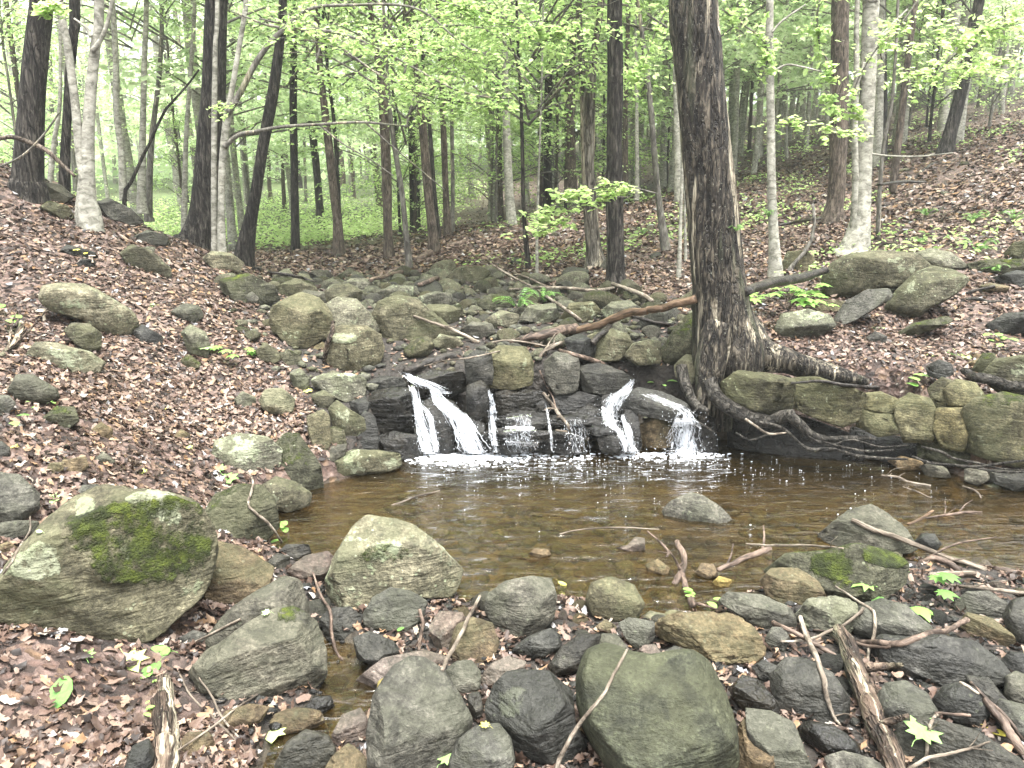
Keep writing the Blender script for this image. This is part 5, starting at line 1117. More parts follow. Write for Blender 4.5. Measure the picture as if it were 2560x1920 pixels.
sticks("""
long pale curved stick lying over the smooth olive boulder|palewood|1530,0,0|skip=1
""".replace('long pale curved stick lying over the smooth olive boulder|palewood|1530,0,0|skip=1', """long pale curved stick lying over the smooth olive boulder|palewood|1355,1402,3.5 1335,1440,4 1303,1500,4.5 1255,1560,5 1225,1605,5.5 1205,1650,6.5 1198,1690,7
bent reddish twig dropping into the little outlet stream|brownwood|675,1235,3 695,1290,3.5 712,1318,4 717,1370,4.5 728,1410,4 740,1425,3.5|rigid=0
splintered stick with orange broken end among the bottom stones|palewood|1036,1288,4 1015,1330,5 990,1380,5.5 965,1425,5.5 955,1450,5
short broken twig standing by the leaf pile|brownwood|907,1318,5 913,1345,5 910,1375,4.5 905,1405,4|twigs=2
crooked dark branch rising out of the shallow pool|brownwood|1462,1168,7 1472,1190,8 1480,1215,8 1470,1240,9 1455,1262,9|twigs=2
dark branch end sloping from the pool to the shore|brownwood|1474,1240,7 1482,1270,8 1490,1295,9 1500,1312,9|twigs=1
orange brown thin branch poking out of the pool|brownwood|1398,1148,3 1425,1170,3 1443,1192,3.5 1438,1205,3|twigs=2
long white peeled stick across the slab and shore at right|palewood|1840,1122,5.5 1870,1137,6.5 1930,1160,7 2000,1187,7 2060,1210,7 2128,1230,7
dark brown thick stick at the right shore|brownwood|2113,1222,7 2150,1230,7.5 2190,1236,8 2240,1243,8
brown stick under the white peeled stick|brownwood|1985,1213,8 2020,1205,8 2060,1222,8 2090,1238,7|twigs=2
grey brown stick parallel below the white one|palewood|2005,1243,7 2050,1240,8 2100,1240,8 2125,1248,6
pale stick on the gravel near the right edge|palewood|2049,1265,4 2100,1268,4.5 2160,1275,5 2230,1284,5|twigs=1
rotten dark log with flaking bark leaning between lower right stones|rotten|1812,1366,20 1835,1415,25 1859,1470,27 1880,1520,28 1900,1570,28 1920,1620,28 1940,1690,28|name=log twigs=3
long reddish stick crossing over the rotten log|brownwood|1669,1345,6.5 1705,1360,6.5 1741,1379,7 1780,1402,7 1814,1420,7 1850,1440,7 1876,1454,7.5
reddish stick standing on the rotten log|brownwood|1877,1452,7 1882,1485,8 1879,1520,8 1873,1570,8 1870,1611,7|twigs=3
rough grey bark covered stick with knobs among the lower right stones|palewood|1729,1333,6 1740,1370,7 1759,1407,7 1775,1455,7 1784,1494,6.5 1796,1537,5 1810,1560,4 1821,1573,3|twigs=3
curved pale thin branch over the knobbly rock|palewood|1686,1386,3 1725,1384,3.5 1759,1378,4 1790,1364,4 1820,1352,4 1850,1330,4.5 1866,1313,4.5
slender knotted twig standing over the grey brown boulder|palewood|1804,1266,2.5 1840,1290,3 1878,1314,4 1888,1325,4.5 1889,1364,4.5 1880,1395,4.5 1875,1420,4 1874,1445,3.5
bent reddish brown branch beneath the grey brown boulder|brownwood|1854,1389,7 1900,1388,8 1944,1389,9 1984,1376,9 2020,1366,8.5 2046,1362,8 2070,1350,7 2090,1337,7
thin dark twig with a split orange tip by the long dark boulder|brownwood|1756,1361,3 1790,1366,3 1820,1378,3.5 1862,1392,4 1909,1398,4.5 1925,1396,5
pale forked twig at the bottom right corner|palewood|1962,1662,6 1990,1645,5 2005,1638,5 2050,1628,4 2100,1615,3.5 2138,1603,2.5|twigs=2
thin upright twig at the bottom right beside the yellow leaf stone|palewood|2001,1638,4.5 2003,1600,4.5 2008,1570,4.5 2020,1548,4 2035,1540,3|twigs=2
heavy dark branch slanting at the right edge over the cobbles|brownwood|2127,1508,8 2150,1540,11 2180,1580,12 2212,1625,13 2235,1660,13|twigs=1
thin dark branch above the heavy slanting branch|brownwood|2098,1475,4 2130,1508,4 2165,1540,4.5 2212,1600,4.5
pale split twig on the granular cobble|palewood|2072,1474,3.5 2090,1482,4.5 2114,1498,4
short sticks under the round granular cobble|brownwood|2020,1541,3.5 2060,1543,4 2095,1545,4
brown grey dead log standing in leaves at the bottom left|rotten|352,1462,16 356,1500,24 357,1550,30 355,1610,33 352,1690,34|name=log
long thin twig crossing the bottom left log|palewood|325,1662,2.5 400,1610,2.6 462,1568,2.8 510,1530,2.8 556,1500,3.2|twigs=3
pale twig fan beside the bottom left log|palewood|380,1440,2.2 410,1500,2.6 460,1550,3 525,1612,3.5|twigs=5
thin twig across the bottom left leaves|palewood|430,1464,2.4 455,1500,2.8 480,1548,3 525,1605,3|twigs=3
short pale twig lying by the fresh leaves at lower left|palewood|375,1385,2 400,1393,2.6 430,1382,3 475,1360,3 520,1338,4|rigid=0
slender hooked twig over the mossy dark boulder by the pool|palewood|520,1017,2.5 540,1026,3 546,1045,3.2 542,1068,3.2 537,1090,3 553,1108,3.2 580,1130,3.6 608,1172,3.6|rigid=0
curved thin twig leaning on the left side of the mossy giant boulder|palewood|65,1115,2.2 65,1145,2.6 50,1170,2.8 37,1190,3 25,1215,3.2 8,1240,3.4|rigid=0 twigs=2
thick fallen log of bare orange wood in front of the burl tree|barewood|1238,716,9 1290,702,10 1331,686,11 1360,674,11 1393,671,10 1430,667,10 1456,657,10 1503,644,11|name=log
dark bark covered end of the fallen orange log|brownwood|1100,742,6 1130,735,9 1156,726,11 1200,718,13 1245,708,13|name=log
dark forked limb hanging from the fallen orange log|blackwood|1334,673,5 1320,695,7 1311,711,8 1295,725,9 1278,741,9
long thin dark limb along the fallen orange log|blackwood|1338,675,4 1381,687,5 1418,696,5 1455,700,4|twigs=1
pale barkless branch lying level before the burl tree|palewood|1102,625,3 1140,624,3.5 1176,622,4 1230,623,4.5 1281,627,5 1330,622,5
pale thick branch slanting down from the level one|palewood|1322,613,5 1356,624,6 1385,637,6.5 1410,651,6.5
long grey branch slanting across the creek rocks|palewood|1058,568,2.5 1106,597,3 1156,625,3.5 1211,661,4.5 1256,693,5|rigid=1
thin grey branch above the slanting one|palewood|1106,587,2 1140,600,2.4 1180,618,2.8
slender pale stick leaning in the creek in front of wedge boulder|palewood|893,683,3 930,695,4 966,707,5 1000,723,5.5 1036,742,5.5|twigs=1
black wet log lodged at the top of the main fall|blackwood|868,801,9 895,795,11 925,784,11 963,772,12 990,765,10|name=log
rotting stick wedged between the faceted and squarish boulders|rotten|720,692,5 717,715,6 708,745,7 700,780,6|rigid=0
dark arched stick at the head of the creek|blackwood|548,577,2.5 580,587,3.5 615,592,4 650,599,4 680,609,3|rigid=0
thin log lying on the slope near the first creek stones|brownwood|798,606,5 830,597,5.5 867,586,5|name=log
brown log against the tall reddish grey trunk|brownwood|897,563,8 915,554,9 932,545,9|name=log
brown log on the slope beyond the tall reddish grey trunk|brownwood|962,536,6 985,528,7 1010,521,7|name=log
short brown log on the creek edge|brownwood|902,616,5 925,608,6 945,601,6|name=log
curved pale stick in the debris on the waterfall top|palewood|1163,779,4.5 1170,765,5 1184,752,5.5 1212,741,6|twigs=3
reddish straight stick over the mossy topped rock|brownwood|1209,757,5 1250,770,6 1285,780,6 1312,788,6
grey stick leaning down the middle of the waterfall|palewood|1173,849,3.5 1190,870,4.5 1206,893,5 1236,933,5|twigs=3 rigid=0
tan stick at the foot of the leaning grey one|palewood|1200,930,3 1238,935,4 1256,941,5 1273,948,5|rigid=0
pale debris twigs above the main fall|palewood|910,792,2 960,780,2 1020,772,2.4 1080,758,2|twigs=6
thin twigs snagged over the large square block|palewood|1060,740,2 1100,735,2.2 1150,742,2.2 1195,752,2|twigs=6
hanging rootlets and twigs at the waterfall centre|brownwood|1165,800,2 1178,830,2.2 1195,860,2 1205,900,1.8|twigs=7 rigid=0
large dark fallen log running from big tree to the humped boulder|blackwood|1610,632,12 1659,614,13 1709,604,13 1750,594,12 1785,584,9|name=log
rotten dark log behind the largest humped boulder|rotten|1885,540,6 1914,525,9 1946,536,9 1991,536,8|name=log
long fallen branch high on the right slope|blackwood|1893,400,3 1918,396,4 1955,393,4 2000,394,3
fallen branch below the black leaning tree|blackwood|1976,383,3 1998,366,4 2012,356,4 2022,350,3
fallen dark branch on the slope behind the pale beech|blackwood|1682,486,3.5 1725,479,4 1772,471,4
dark flat branch near the moss covered stone at right|blackwood|2075,636,3 2110,627,4 2150,618,4
grey surface root winding at the right|root|2062,652,3 2105,645,4 2140,652,4 2190,648,3
thick root at the right edge on top of the ledge|root|2080,803,10 2110,815,13 2150,826,14 2190,835,14 2240,842,14|rigid=0
dark thin branch lying behind the big root|blackwood|1710,828,3 1770,824,4 1830,832,5 1900,838,5|rigid=0
crooked dead branch reaching in from the left edge|rotten|-10,775,7 15,760,8 35,735,9 45,705,9 40,690,8|twigs=5 rigid=0
brown stick across the left bank below the leaning olive boulder|brownwood|283,650,3 315,675,4 350,702,4.5 372,712,4|rigid=0
thin stick lying high on the left bank|brownwood|295,590,3 330,598,3.5 375,625,3.5 400,640,3|rigid=0
thin floating twig in the pool left of centre|palewood|845,1092,2 875,1082,2.2 903,1071,2.4 950,1061,2.4|twigs=1
thin floating twig at the pool centre|palewood|1208,1154,1.4 1240,1146,1.6 1281,1141,1.8 1350,1140,1.8 1423,1143,1.4|twigs=1
waterlogged branch sticking out of the pool at right centre|brownwood|1551,1235,7 1606,1208,8 1640,1195,8 1662,1186,8|twigs=2
pale thin stick floating above the mossy long boulder|palewood|1611,1174,2 1659,1178,2.6 1740,1178,3 1822,1184,2.6|twigs=1
bare twig floating beneath the ledge|palewood|1904,1027,2.5 1935,1030,3 1959,1040,3.5 2011,1050,3|twigs=3
small forked twigs floating at the right part of the pool|palewood|1950,1052,2.2 1980,1062,2.4 2010,1076,2.4|twigs=4
orange stick leaning from the grey slab into the water|barewood|1961,1133,3.5 1990,1120,4 2015,1104,4
tangle of twigs floating right of the grey slab|brownwood|2000,1120,2.5 2050,1112,3.5 2085,1106,3.5 2121,1107,2.5|twigs=6
small twig floating near the right edge|palewood|2079,1050,2.4 2110,1062,2.8 2120,1078,2.4|twigs=3
"""))
# the leafless low branch at the far left belongs to the thick corner tree
q = vline("-20,305,4 22,296,4.5 62,307,5 100,325,5 130,352,4.5 162,381,3.5", 6.4); c = crom(q, 30); v, f = tube(c[:, :3], c[:, 3], 8, .1, 3)
tag(obj('branch_on_bank', mesh_np('branch_on_bank', v, f, [BM['brown']])), "bare dead branch arching in from the left edge before the corner tree", 'branch')
q = vline("0,360,2 50,335,2.2 95,290,2 130,240,1.6", 6.3); c = crom(q, 20); v, f = tube(c[:, :3], c[:, 3], 6, .1, 3)
tag(obj('branch_on_bank', mesh_np('branch_on_bank', v, f, [BM['grey']])), "thin grey dead twig rising to the right at the left edge", 'branch')

# ------------------------------------------------------------ falling water, foam, bubbles
def fall(label, pts, n=40, name='waterfall', drops=60, rad=.0035, dens=1.0):
    """pts: x,y,halfwidth down the fall; a clinging sheet with streaks, plus loose strands and drops"""
    k = np.random.default_rng(len(label)); a = np.array(P(pts)); a[:, 2] *= .8; sv, sf = ico(1); NL, NWd = 44, 17
    L = crom(a, NL); us = np.linspace(-1, 1, NWd); T = np.empty((NL, NWd))
    for i in range(NL):
        for j in range(NWd): T[i, j] = cast(L[i, 0]+us[j]*L[i, 2], L[i, 1])
    T = np.minimum(T, np.median(T)+.25); Tm = T.copy()
    for i in range(NL): Tm[i] = T[max(0, i-2):i+3].min(0)
    for _ in range(3):
        Q = np.pad(Tm, 1, 'edge'); Tm = (Q[1:-1, 1:-1]*2+Q[:-2, 1:-1]+Q[2:, 1:-1]+Q[1:-1, :-2]+Q[1:-1, 2:])/6
    Tm = np.minimum(Tm, T+.01)-.012; base_t = Tm.min(1)
    X = L[:, :1]+us[None]*L[:, 2:3]*(1+.12*np.sin(np.linspace(0, 9, NL)+len(label)))[:, None]; Y = np.repeat(L[:, 1:2], NWd, 1); D = ray(X, Y); V = np.array([0, 0, CH])+D*Tm[..., None]
    V[..., 1] -= .012*np.abs(nz(X, Y, .25, len(label))); dl = np.concatenate([[0], np.cumsum(np.linalg.norm(np.diff(V[:, NWd//2], axis=0), axis=1))])
    wd = np.linalg.norm(V[:, -1]-V[:, 0], axis=1)/2; i = np.arange(NL-1)[:, None]*NWd+np.arange(NWd-1)[None]; f = np.stack([i, i+1, i+NWd+1, i+NWd], -1).reshape(-1, 4)
    edge = (.85*dens-np.abs(us)[None]**1.8*1.5)*np.ones((NL, 1))+(-1.2*np.clip(1-np.linspace(0, 5, NL), 0, 1)+.25*np.linspace(-.6, 1, NL))[:, None]; SU = us[None]*wd[:, None]; SV_ = np.repeat(dl[:, None], NWd, 1)
    V = V.reshape(-1, 3); f = np.vstack([f[:, :3], f[:, [0, 2, 3]]]); nsheet = len(V); parts = []
    for j in range(n):
        u = np.clip(k.normal(0, .5), -1, 1); i0 = int(k.integers(0, NL-12)); i1 = min(NL, i0+int(k.integers(8, 24)))
        s = L[i0:i1]; w = np.cumsum(k.normal(0, .08, len(s))); x = s[:, 0]+(u+w*.6)*s[:, 2]; t = base_t[i0:i1]-k.uniform(0, .015)
        c = np.array([0, 0, CH])+ray(x, s[:, 1])*t[:, None]; parts.append(tube(c, np.maximum(rad*k.uniform(.15, .6)*np.sin(np.linspace(.1, 3.04, len(s))), .0003), 5, cap=False))
    v2, f2 = joinp(parts); f2 = np.vstack([f2[:, :3], f2[:, [0, 2, 3]]]); vs, fs, m = [V, v2], [f, f2+nsheet], nsheet+len(v2); mi = [0]*len(f)+[1]*len(f2)
    for j in range(drops*2):
        i = int(NL*k.random()**.6); x = L[i, 0]+k.normal(0, .9)*L[i, 2]; y = L[i, 1]+k.normal(0, 4); p = np.array([0, 0, CH])+ray(x, y)*(base_t[i]-k.uniform(0, .06))
        vs.append(sv*[1, 1, k.uniform(1, 3)]*k.uniform(.0007, .0022)+p); fs.append(sf+m); m += len(sv); mi += [1]*len(sf)
    v = np.concatenate(vs); z = np.zeros(len(v)); su, s_v, ed, sd = z.copy(), z.copy(), z.copy(), z+len(label)*.37; su[:nsheet] = SU.ravel(); s_v[:nsheet] = SV_.ravel(); ed[:nsheet] = edge.ravel()
    ob = obj(name, mesh_np(name, v, np.concatenate(fs), [SHEET, WW], attrs={'su': su, 'sv': s_v, 'edge': ed, 'seed': sd}, mi=mi)); tag(ob, label, 'waterfall'); return ob
fall("narrow left stream of the main fall dropping straight down", "893,832,12 900,870,11 908,910,13 918,950,18 925,980,22", 55, rad=.0032)
fall("broad bright right stream of the main fall sliding diagonally", "935,840,12 955,870,20 985,895,26 1005,930,28 1018,960,30 1028,980,32", 120, rad=.0038, drops=140)
fall("second strand of the left stream near the black split rock", "905,870,5 925,895,8 935,930,10 942,975,12", 26, rad=.003)
fall("water sheet sliding over the upper wet lip stone", "868,803,12 890,816,18 925,832,30 955,850,34", 40, rad=.003, drops=20)
fall("thin trickle beside the wet pillar stone", "1056,842,4 1064,870,7 1062,900,9 1066,940,8 1072,978,10", 34, rad=.0028, dens=.7)
fall("small trickle over the middle of the low ledge", "1178,872,3 1185,905,4 1190,945,4 1193,974,5", 16, rad=.0022, drops=25, dens=.7)
fall("curling white stream at the top left of the right fall", "1370,818,8 1352,842,16 1326,865,26 1318,890,24 1322,920,22", 60, rad=.0025, dens=.8)
fall("lower stream of the right fall along the leaning stone", "1345,895,10 1355,925,9 1362,955,10 1370,980,14", 40, rad=.003)
fall("spreading trickles at the far right of the falls", "1478,885,18 1482,915,34 1480,950,42 1482,982,48", 90, rad=.0024, drops=140)
fall("thin veil left of the leaning wet stone", "1312,915,8 1330,925,14 1345,945,10 1352,975,8", 26, rad=.0024)
fall("thin broken film trickling over the layered wet ledge", "1120,895,34 1122,915,40 1125,935,44 1128,955,46 1130,978,48", 40, rad=.0018, drops=50, dens=.15)
fall("scattered drips between the small trickle and the right fall", "1240,905,22 1244,925,26 1248,950,28 1250,978,30", 26, rad=.0016, drops=40, dens=.0)
fall("film of water running down the tilted slab of the right fall", "1395,850,18 1430,865,20 1465,880,22 1490,900,20", 26, rad=.0018, drops=24, dens=.1)
# foam and bubbles
def foam(N, gen, rmin, rmax, nm, lab, flat=.3):
    sv, sf = ico(2 if rmax > .012 else 1); V, F = [], []
    for i in range(N):
        vx, vy = gen(); p = at_z(vx, vy, .0); r = rng.uniform(rmin, rmax)*rng.uniform(.5, 1); V.append(sv*[r*rng.uniform(.8, 1.7), r, r*flat]+p+[0, 0, .001]); F.append(sf+i*len(sv))
    tag(obj(nm, mesh_np(nm, np.concatenate(V), np.concatenate(F), [FOAM])), lab, 'foam', kind='stuff')
def f1():
    k = rng.random(); 
    if k < .62: return rng.normal(985, 62), 976+abs(rng.normal(0, 13))
    if k < .8: return rng.uniform(900, 1260), 976+abs(rng.normal(0, 14))
    if k < .9: return rng.normal(1375, 45), 978+abs(rng.normal(0, 8))
    return rng.normal(1485, 40), 979+abs(rng.normal(0, 8))
foam(1700, f1, .003, .015, 'foam', 'white foam where the falls meet the pool')
foam(420, lambda: (rng.normal(1260, 230), 985+abs(rng.normal(0, 24))), .0012, .0042, 'bubbles', 'loose bubbles drifting off the foam', .8)
foam(130, lambda: (rng.uniform(900, 2050), 1000+abs(rng.normal(0, 55))), .0012, .0045, 'bubbles', 'scattered bubbles floating on the pool', .8)

# ------------------------------------------------------------ fresh leaves, ferns, seedlings
def maple_outline():
    pts = [(0, -.5), (.1, -.3), (.35, -.38), (.28, -.18), (.55, -.05), (.38, .08), (.48, .35), (.22, .26), (.12, .42), (0, .62), (-.12, .42), (-.22, .26), (-.48, .35), (-.38, .08), (-.55, -.05), (-.28, -.18), (-.35, -.38), (-.1, -.3)]
    return np.array(pts)
def oval_outline():
    t = np.linspace(0, 2*math.pi, 16, endpoint=False); return np.stack([.3*np.sin(t)*(1+.04*np.sin(9*t)), -.55*np.cos(t)], -1)
def fresh_leaf(label, vx, vy, wpx, tone, kind='maple', rot=None):
    t = cast(vx, vy); d = ray(vx, vy); p = np.array([0, 0, CH])+d*(t-.012); s = wpx/FV*t; k = np.random.default_rng(int(vx+vy)); a = k.uniform(0, 6.28) if rot is None else rot
    o = maple_outline() if kind == 'maple' else oval_outline(); o = np.vstack([[0, 0], o])*s
    R_ = np.array([[math.cos(a), -math.sin(a)], [math.sin(a), math.cos(a)]]); o = o@R_.T
    z = .004+.5*o[:, 0]**2/s*k.uniform(-.2, .5)+.4*o[:, 1]**2/s*k.uniform(-.2, .4)+k.normal(0, .015, len(o))*s; n = len(o)-1
    T = np.stack([o[:, 0], o[:, 1], z+o[:, 1]*k.uniform(.0, .35)], -1); f = np.array([[0, i+1, (i+1) % n+1] for i in range(n)])
    st, sf_ = tube(crom([T[1], T[1]*1.35+[0, 0, .004], T[1]*1.8+[0.003, 0, -.003]], 6), np.full(6, s*.012), 5); sf_ = np.vstack([sf_[:, :3], sf_[:, [0, 2, 3]]])+len(T)
    v = np.vstack([T, st]); f = np.vstack([f, sf_]); ob = obj('fallen_leaf', mesh_np('fallen_leaf', v, f, [FRESH], attrs={'rnd': np.full(len(v), tone)}), loc=tuple(p)); tag(ob, label, 'leaf')
for ln in """pale green torn leaf at lower left, palest of the four|280,1430,70,.86|maple
dark green heart shaped leaf right of the palest one|322,1452,58,.3|oval
curled green toothed leaf at the far lower left|130,1500,80,.3|oval
small two toned leaf above the curled toothed leaf|185,1418,38,.6|maple
green leaf in front of the dark boulder's left corner|347,1408,42,.5|oval
pale lobed leaf with a long stalk near the bottom left stones|586,1585,62,.85|maple
green lobed leaf lying on the dark slab at bottom right|1993,1582,75,.55|maple
yellow leaf on the dark slab at the bottom right|2152,1583,34,1.0|oval
small pale leaf on the smooth boulder at lower left|575,1325,18,.8|maple
green leaf at the bottom edge below the oval stone|965,1640,42,.6|maple
yellow leaf in the brown litter of the left bank|358,881,22,1.0|maple
pale yellow green leaf above the mossy giant boulder|305,1020,22,.9|maple
pale leaf among litter left of the lichen topped block|405,968,24,.85|maple
green leaf on the litter by the brown boulder at left|112,1080,36,.7|maple
small yellow green leaf near the left edge|28,965,20,.95|maple
green leaves on the slope under the upright pale stone|445,752,30,.7|maple
pale leaf caught near the squarish left bank stone|665,845,20,.9|maple
large white green leaf on the right bank|2022,768,44,.86|maple
green leaf beside the white green one on the right bank|2050,762,30,.5|oval
pale green leaf next to the green one at right|2080,770,38,.85|maple
star shaped green leaf by the grey sloping slab|1895,710,34,.8|maple
pale leaf near the small dark flat stone|1882,678,24,.75|maple
tiny light leaf in the bank litter|85,1150,16,.8|oval
green leaf on the mossy dark boulder by the pool|490,1035,46,.55|maple
second green leaf hanging by the pale lichen topped block|470,1015,34,.6|maple
pale brown oak leaf on top of the dark triangular boulder|1048,1568,22,.97|maple
light leaf near the top of the left bank|165,540,16,.95|maple
green leaf beneath the leaning olive boulder|325,660,22,.8|maple
small yellow leaf near the pale trunks|185,548,14,1.0|oval
yellowish leaf resting in shallow pool water|1215,1262,20,.95|oval""".split('\n'):
    l, n_, k_ = ln.split('|'); x, y, w, t = map(float, n_.split(',')); fresh_leaf(l, x, y, w, t, k_)
def plant(label, vx, vy, hpx, n=7, lsz=.4, cat='plant', name='seedling', kind='oval', Y=None, stem=True, mat=HERB, tone=(.3, 1), arch=1.0, lpf=1):
    """small plant: stems with leaf blades; base at the picture point"""
    d = ray(vx, vy); t = cast(vx, vy) if Y is None else Y/d[1]; p = np.array([0, 0, CH])+d*t; s = hpx/FV*t; k = np.random.default_rng(int(vx*3+vy)); parts, vs, fs, R, m = [], [], [], [], 0; stv = []
    for j in range(n):
        a = k.uniform(0, 6.28); L = s*k.uniform(.7, 1.15); e = np.array([math.cos(a), math.sin(a), 0]); h = L*k.uniform(.35, .95)
        c = crom([[0, 0, 0], e*L*.3*arch+[0, 0, h*.75], e*L*.75*arch+[0, 0, h]], 8); stv.append(tube(c, np.linspace(s*.012, s*.005, 8), 4))
        if kind == 'fern':
            c = crom([[0, 0, -.005], e*L*.4+[0, 0, h*.75], e*L*.8+[0, 0, h*.85], e*L*1.1+[0, 0, h*.6]], 16); sd = np.cross(e, [0, 0, 1])
            for q in range(2, 16):
                w = L*.2*math.sin(math.pi*(q+1)/18)
                for sg in (-1, 1):
                    b = c[q]; tip = b+sd*sg*w+e*w*.5-[0, 0, w*.15]; u = (c[q]-c[q-1])*.55
                    vs += [b-u, b+u*.2, tip, tip]; fs.append([m, m+1, m+2]); m += 4; R += [k.uniform(*tone)]*4
        else:
            for q in range(lpf):
                b = c[-1-q*2]; dd = e*math.cos(q*2.1)+np.cross(e, [0, 0, 1])*math.sin(q*2.1); nn = np.array([[k.normal(0, .3), k.normal(0, .3), 1.]])
                o = (oval_outline() if kind == 'oval' else maple_outline())*s*lsz*k.uniform(.7, 1.2); sd = np.cross(dd, [0, 0, 1])
                cc = b+dd*s*lsz*.5; V = [cc+[0, 0, .03*s]]+[cc+sd*x+dd*y-[0, 0, (x*x+y*y)/(s*lsz)*.5] for x, y in o]; nn_ = len(o)
                vs += V; fs += [[m, m+i+1, m+(i+1) % nn_+1] for i in range(nn_)]; m += len(V); R += [k.uniform(*tone)]*len(V)
    root = bpy.data.objects.new(name, None); COL.objects.link(root); root.location = tuple(p); tag(root, label, cat)
    obj('leaves' if kind != 'fern' else 'fronds', mesh_np('leaves', np.array(vs), np.array(fs), [mat], smooth=False, attrs={'rnd': R}), root)
    v, f = joinp(stv); obj('stem', mesh_np('stem', v, f, [BM['brown'] if kind != 'fern' else BM['grey']]), root)
plant("bright green maple seedling growing between stones at lower right", 1948, 1300, 75, 8, .62, kind='maple', tone=(.25, .8), arch=1.2)
plant("small green seedling on the ledge top at right", 1937, 835, 45, 7, .8, tone=(.75, 1))
plant("leafy seedling on the right bank near the right edge", 2160, 750, 34, 6, .7, tone=(.7, 1))
plant("little sprout with round leaves at the pool edge", 1520, 1300, 30, 5, .8, tone=(.8, 1))
plant("yellow green sprout at the pool's left corner", 625, 1165, 40, 5, .6, tone=(.8, 1))
plant("tiny sprout in leaves beside the bottom left log", 300, 1545, 26, 4, .6, tone=(.8, 1))
plant("small sprout near the bottom left log's top", 318, 1480, 20, 4, .6, tone=(.8, 1))
plant("green tuft on the tiny island by the leaf pile", 885, 1362, 26, 4, .9, tone=(.3, .6))
plant("sprout with pale leaves on the left bank slope", 505, 775, 34, 7, .8, kind='maple', tone=(.7, 1))
plant("leafy spray lying at left edge of the bank", 12, 925, 42, 6, .6, tone=(.4, 1))
plant("thin grass tuft on the left bank by the moss topped stone", 95, 890, 34, 7, .25, tone=(.5, 1), name='grass_tuft')
plant("fresh leaves on the dead branch at the left edge", 15, 700, 40, 5, .8, tone=(.5, 1))
plant("green leaves at the foot of the right fall", 1425, 835, 22, 5, .8, tone=(.8, 1))
plant("fallen leafy bough draped over lichen dotted boulder on the right", 1700, 672, 60, 26, .6, kind='maple', tone=(.75, 1), arch=1.6)
plant("leafy sprigs along the dark fallen log at right", 1740, 645, 30, 12, .8, tone=(.7, 1))
for i, (x, y, h, l) in enumerate([(1118, 665, 48, "fern clump at the creek edge, left one below the pale branch"), (1170, 655, 44, "fern clump at the creek edge, right one below the pale branch"), (2110, 545, 38, "spreading fern on the right slope, nearest the right edge"),
    (2000, 468, 26, "fern on the right slope above the humped boulder"), (1985, 525, 20, "small fern beside the pale flat boulder"), (2100, 480, 32, "fern cluster in the middle of the right slope"), (2190, 475, 28, "fern at the right edge of the slope"), (2150, 590, 24, "bright mossy fern at the right edge"),
    (1590, 500, 24, "small fern behind the massive tree's trunk"), (1660, 470, 22, "fern left of the straight pale beech"), (1390, 508, 20, "fern in the leaves left of the wavy pale tree")]):
    plant(l, x, y, h, 12, name='fern', cat='fern', kind='fern', tone=(.35, .8))
def mushroom(label, vx, vy, hpx, tilt):
    t = cast(vx, vy); p = np.array([0, 0, CH])+ray(vx, vy)*t; s = hpx/FV*t; root = bpy.data.objects.new('mushroom', None); COL.objects.link(root); root.location = tuple(p); root.rotation_euler = (tilt, tilt*.5, 0); tag(root, label, 'mushroom')
    m = M('mushroom_flesh'); m.setp(Base_Color=m.ramp(m.noise(m.co(), 60, 3), [(.3, (.38, .31, .22)), (.7, (.6, .54, .43))]), Roughness=.6)
    st = crom([[0, 0, -.1*s], [.02*s, 0, .4*s], [0, 0, .86*s]], 10); v, f = tube(st, np.array([.16, .14, .12, .105, .1, .095, .09, .09, .1, .12])*s, 12); obj('stem', mesh_np('stem', v, f, [m.m]), root)
    c = np.array([[0, 0, z] for z in (.80, .79, .83, .88, .93, .965, .985)])*s; v, f = tube(c+np.linspace(0, 1e-4, 7)[:, None], np.array([.1, .38, .47, .46, .38, .24, .06])*s, 20, .06); v[:, 2] = np.clip(v[:, 2], .78*s, 1.0*s); obj('cap', mesh_np('cap', v, f, [m.m]), root)
mushroom("pale flat capped mushroom on the left bank below the big oval boulder", 96, 692, 26, .1)
mushroom("tiny pale mushroom under the flat dark stone high on the left bank", 200, 566, 15, -.1)
# herbs in patches on the slopes
pts = []
while len(pts) < 260:
    d = rng.uniform(7.5, 20); a = rng.uniform(-.3, .62); x, y = d*math.tan(a), d
    if sdf(np.array(x), np.array(y), CREEK) < .2 or x < -.6: continue
    if nz(np.array(x), np.array(y), 1.1, 6) < .12: continue
    pts.append((x, y))
PP = np.concatenate([np.stack([x+rng.normal(0, .13, 11), y+rng.normal(0, .13, 11), rng.uniform(.02, .14, 11)], -1) for x, y in pts]); PP[:, 2] += H(PP[:, 0], PP[:, 1])
v, f, R = leaf_cloud(PP, rng.normal(0, .35, PP.shape)+[0, 0, 1], rng.uniform(.035, .085, len(PP)), 'oval', .15)
tag(obj('ground_herbs', mesh_np('ground_herbs', v, f, [GREEN], smooth=False, attrs={'rnd': R*.7+.1})), 'scattered green herbs on the slopes', 'herbs', kind='stuff')
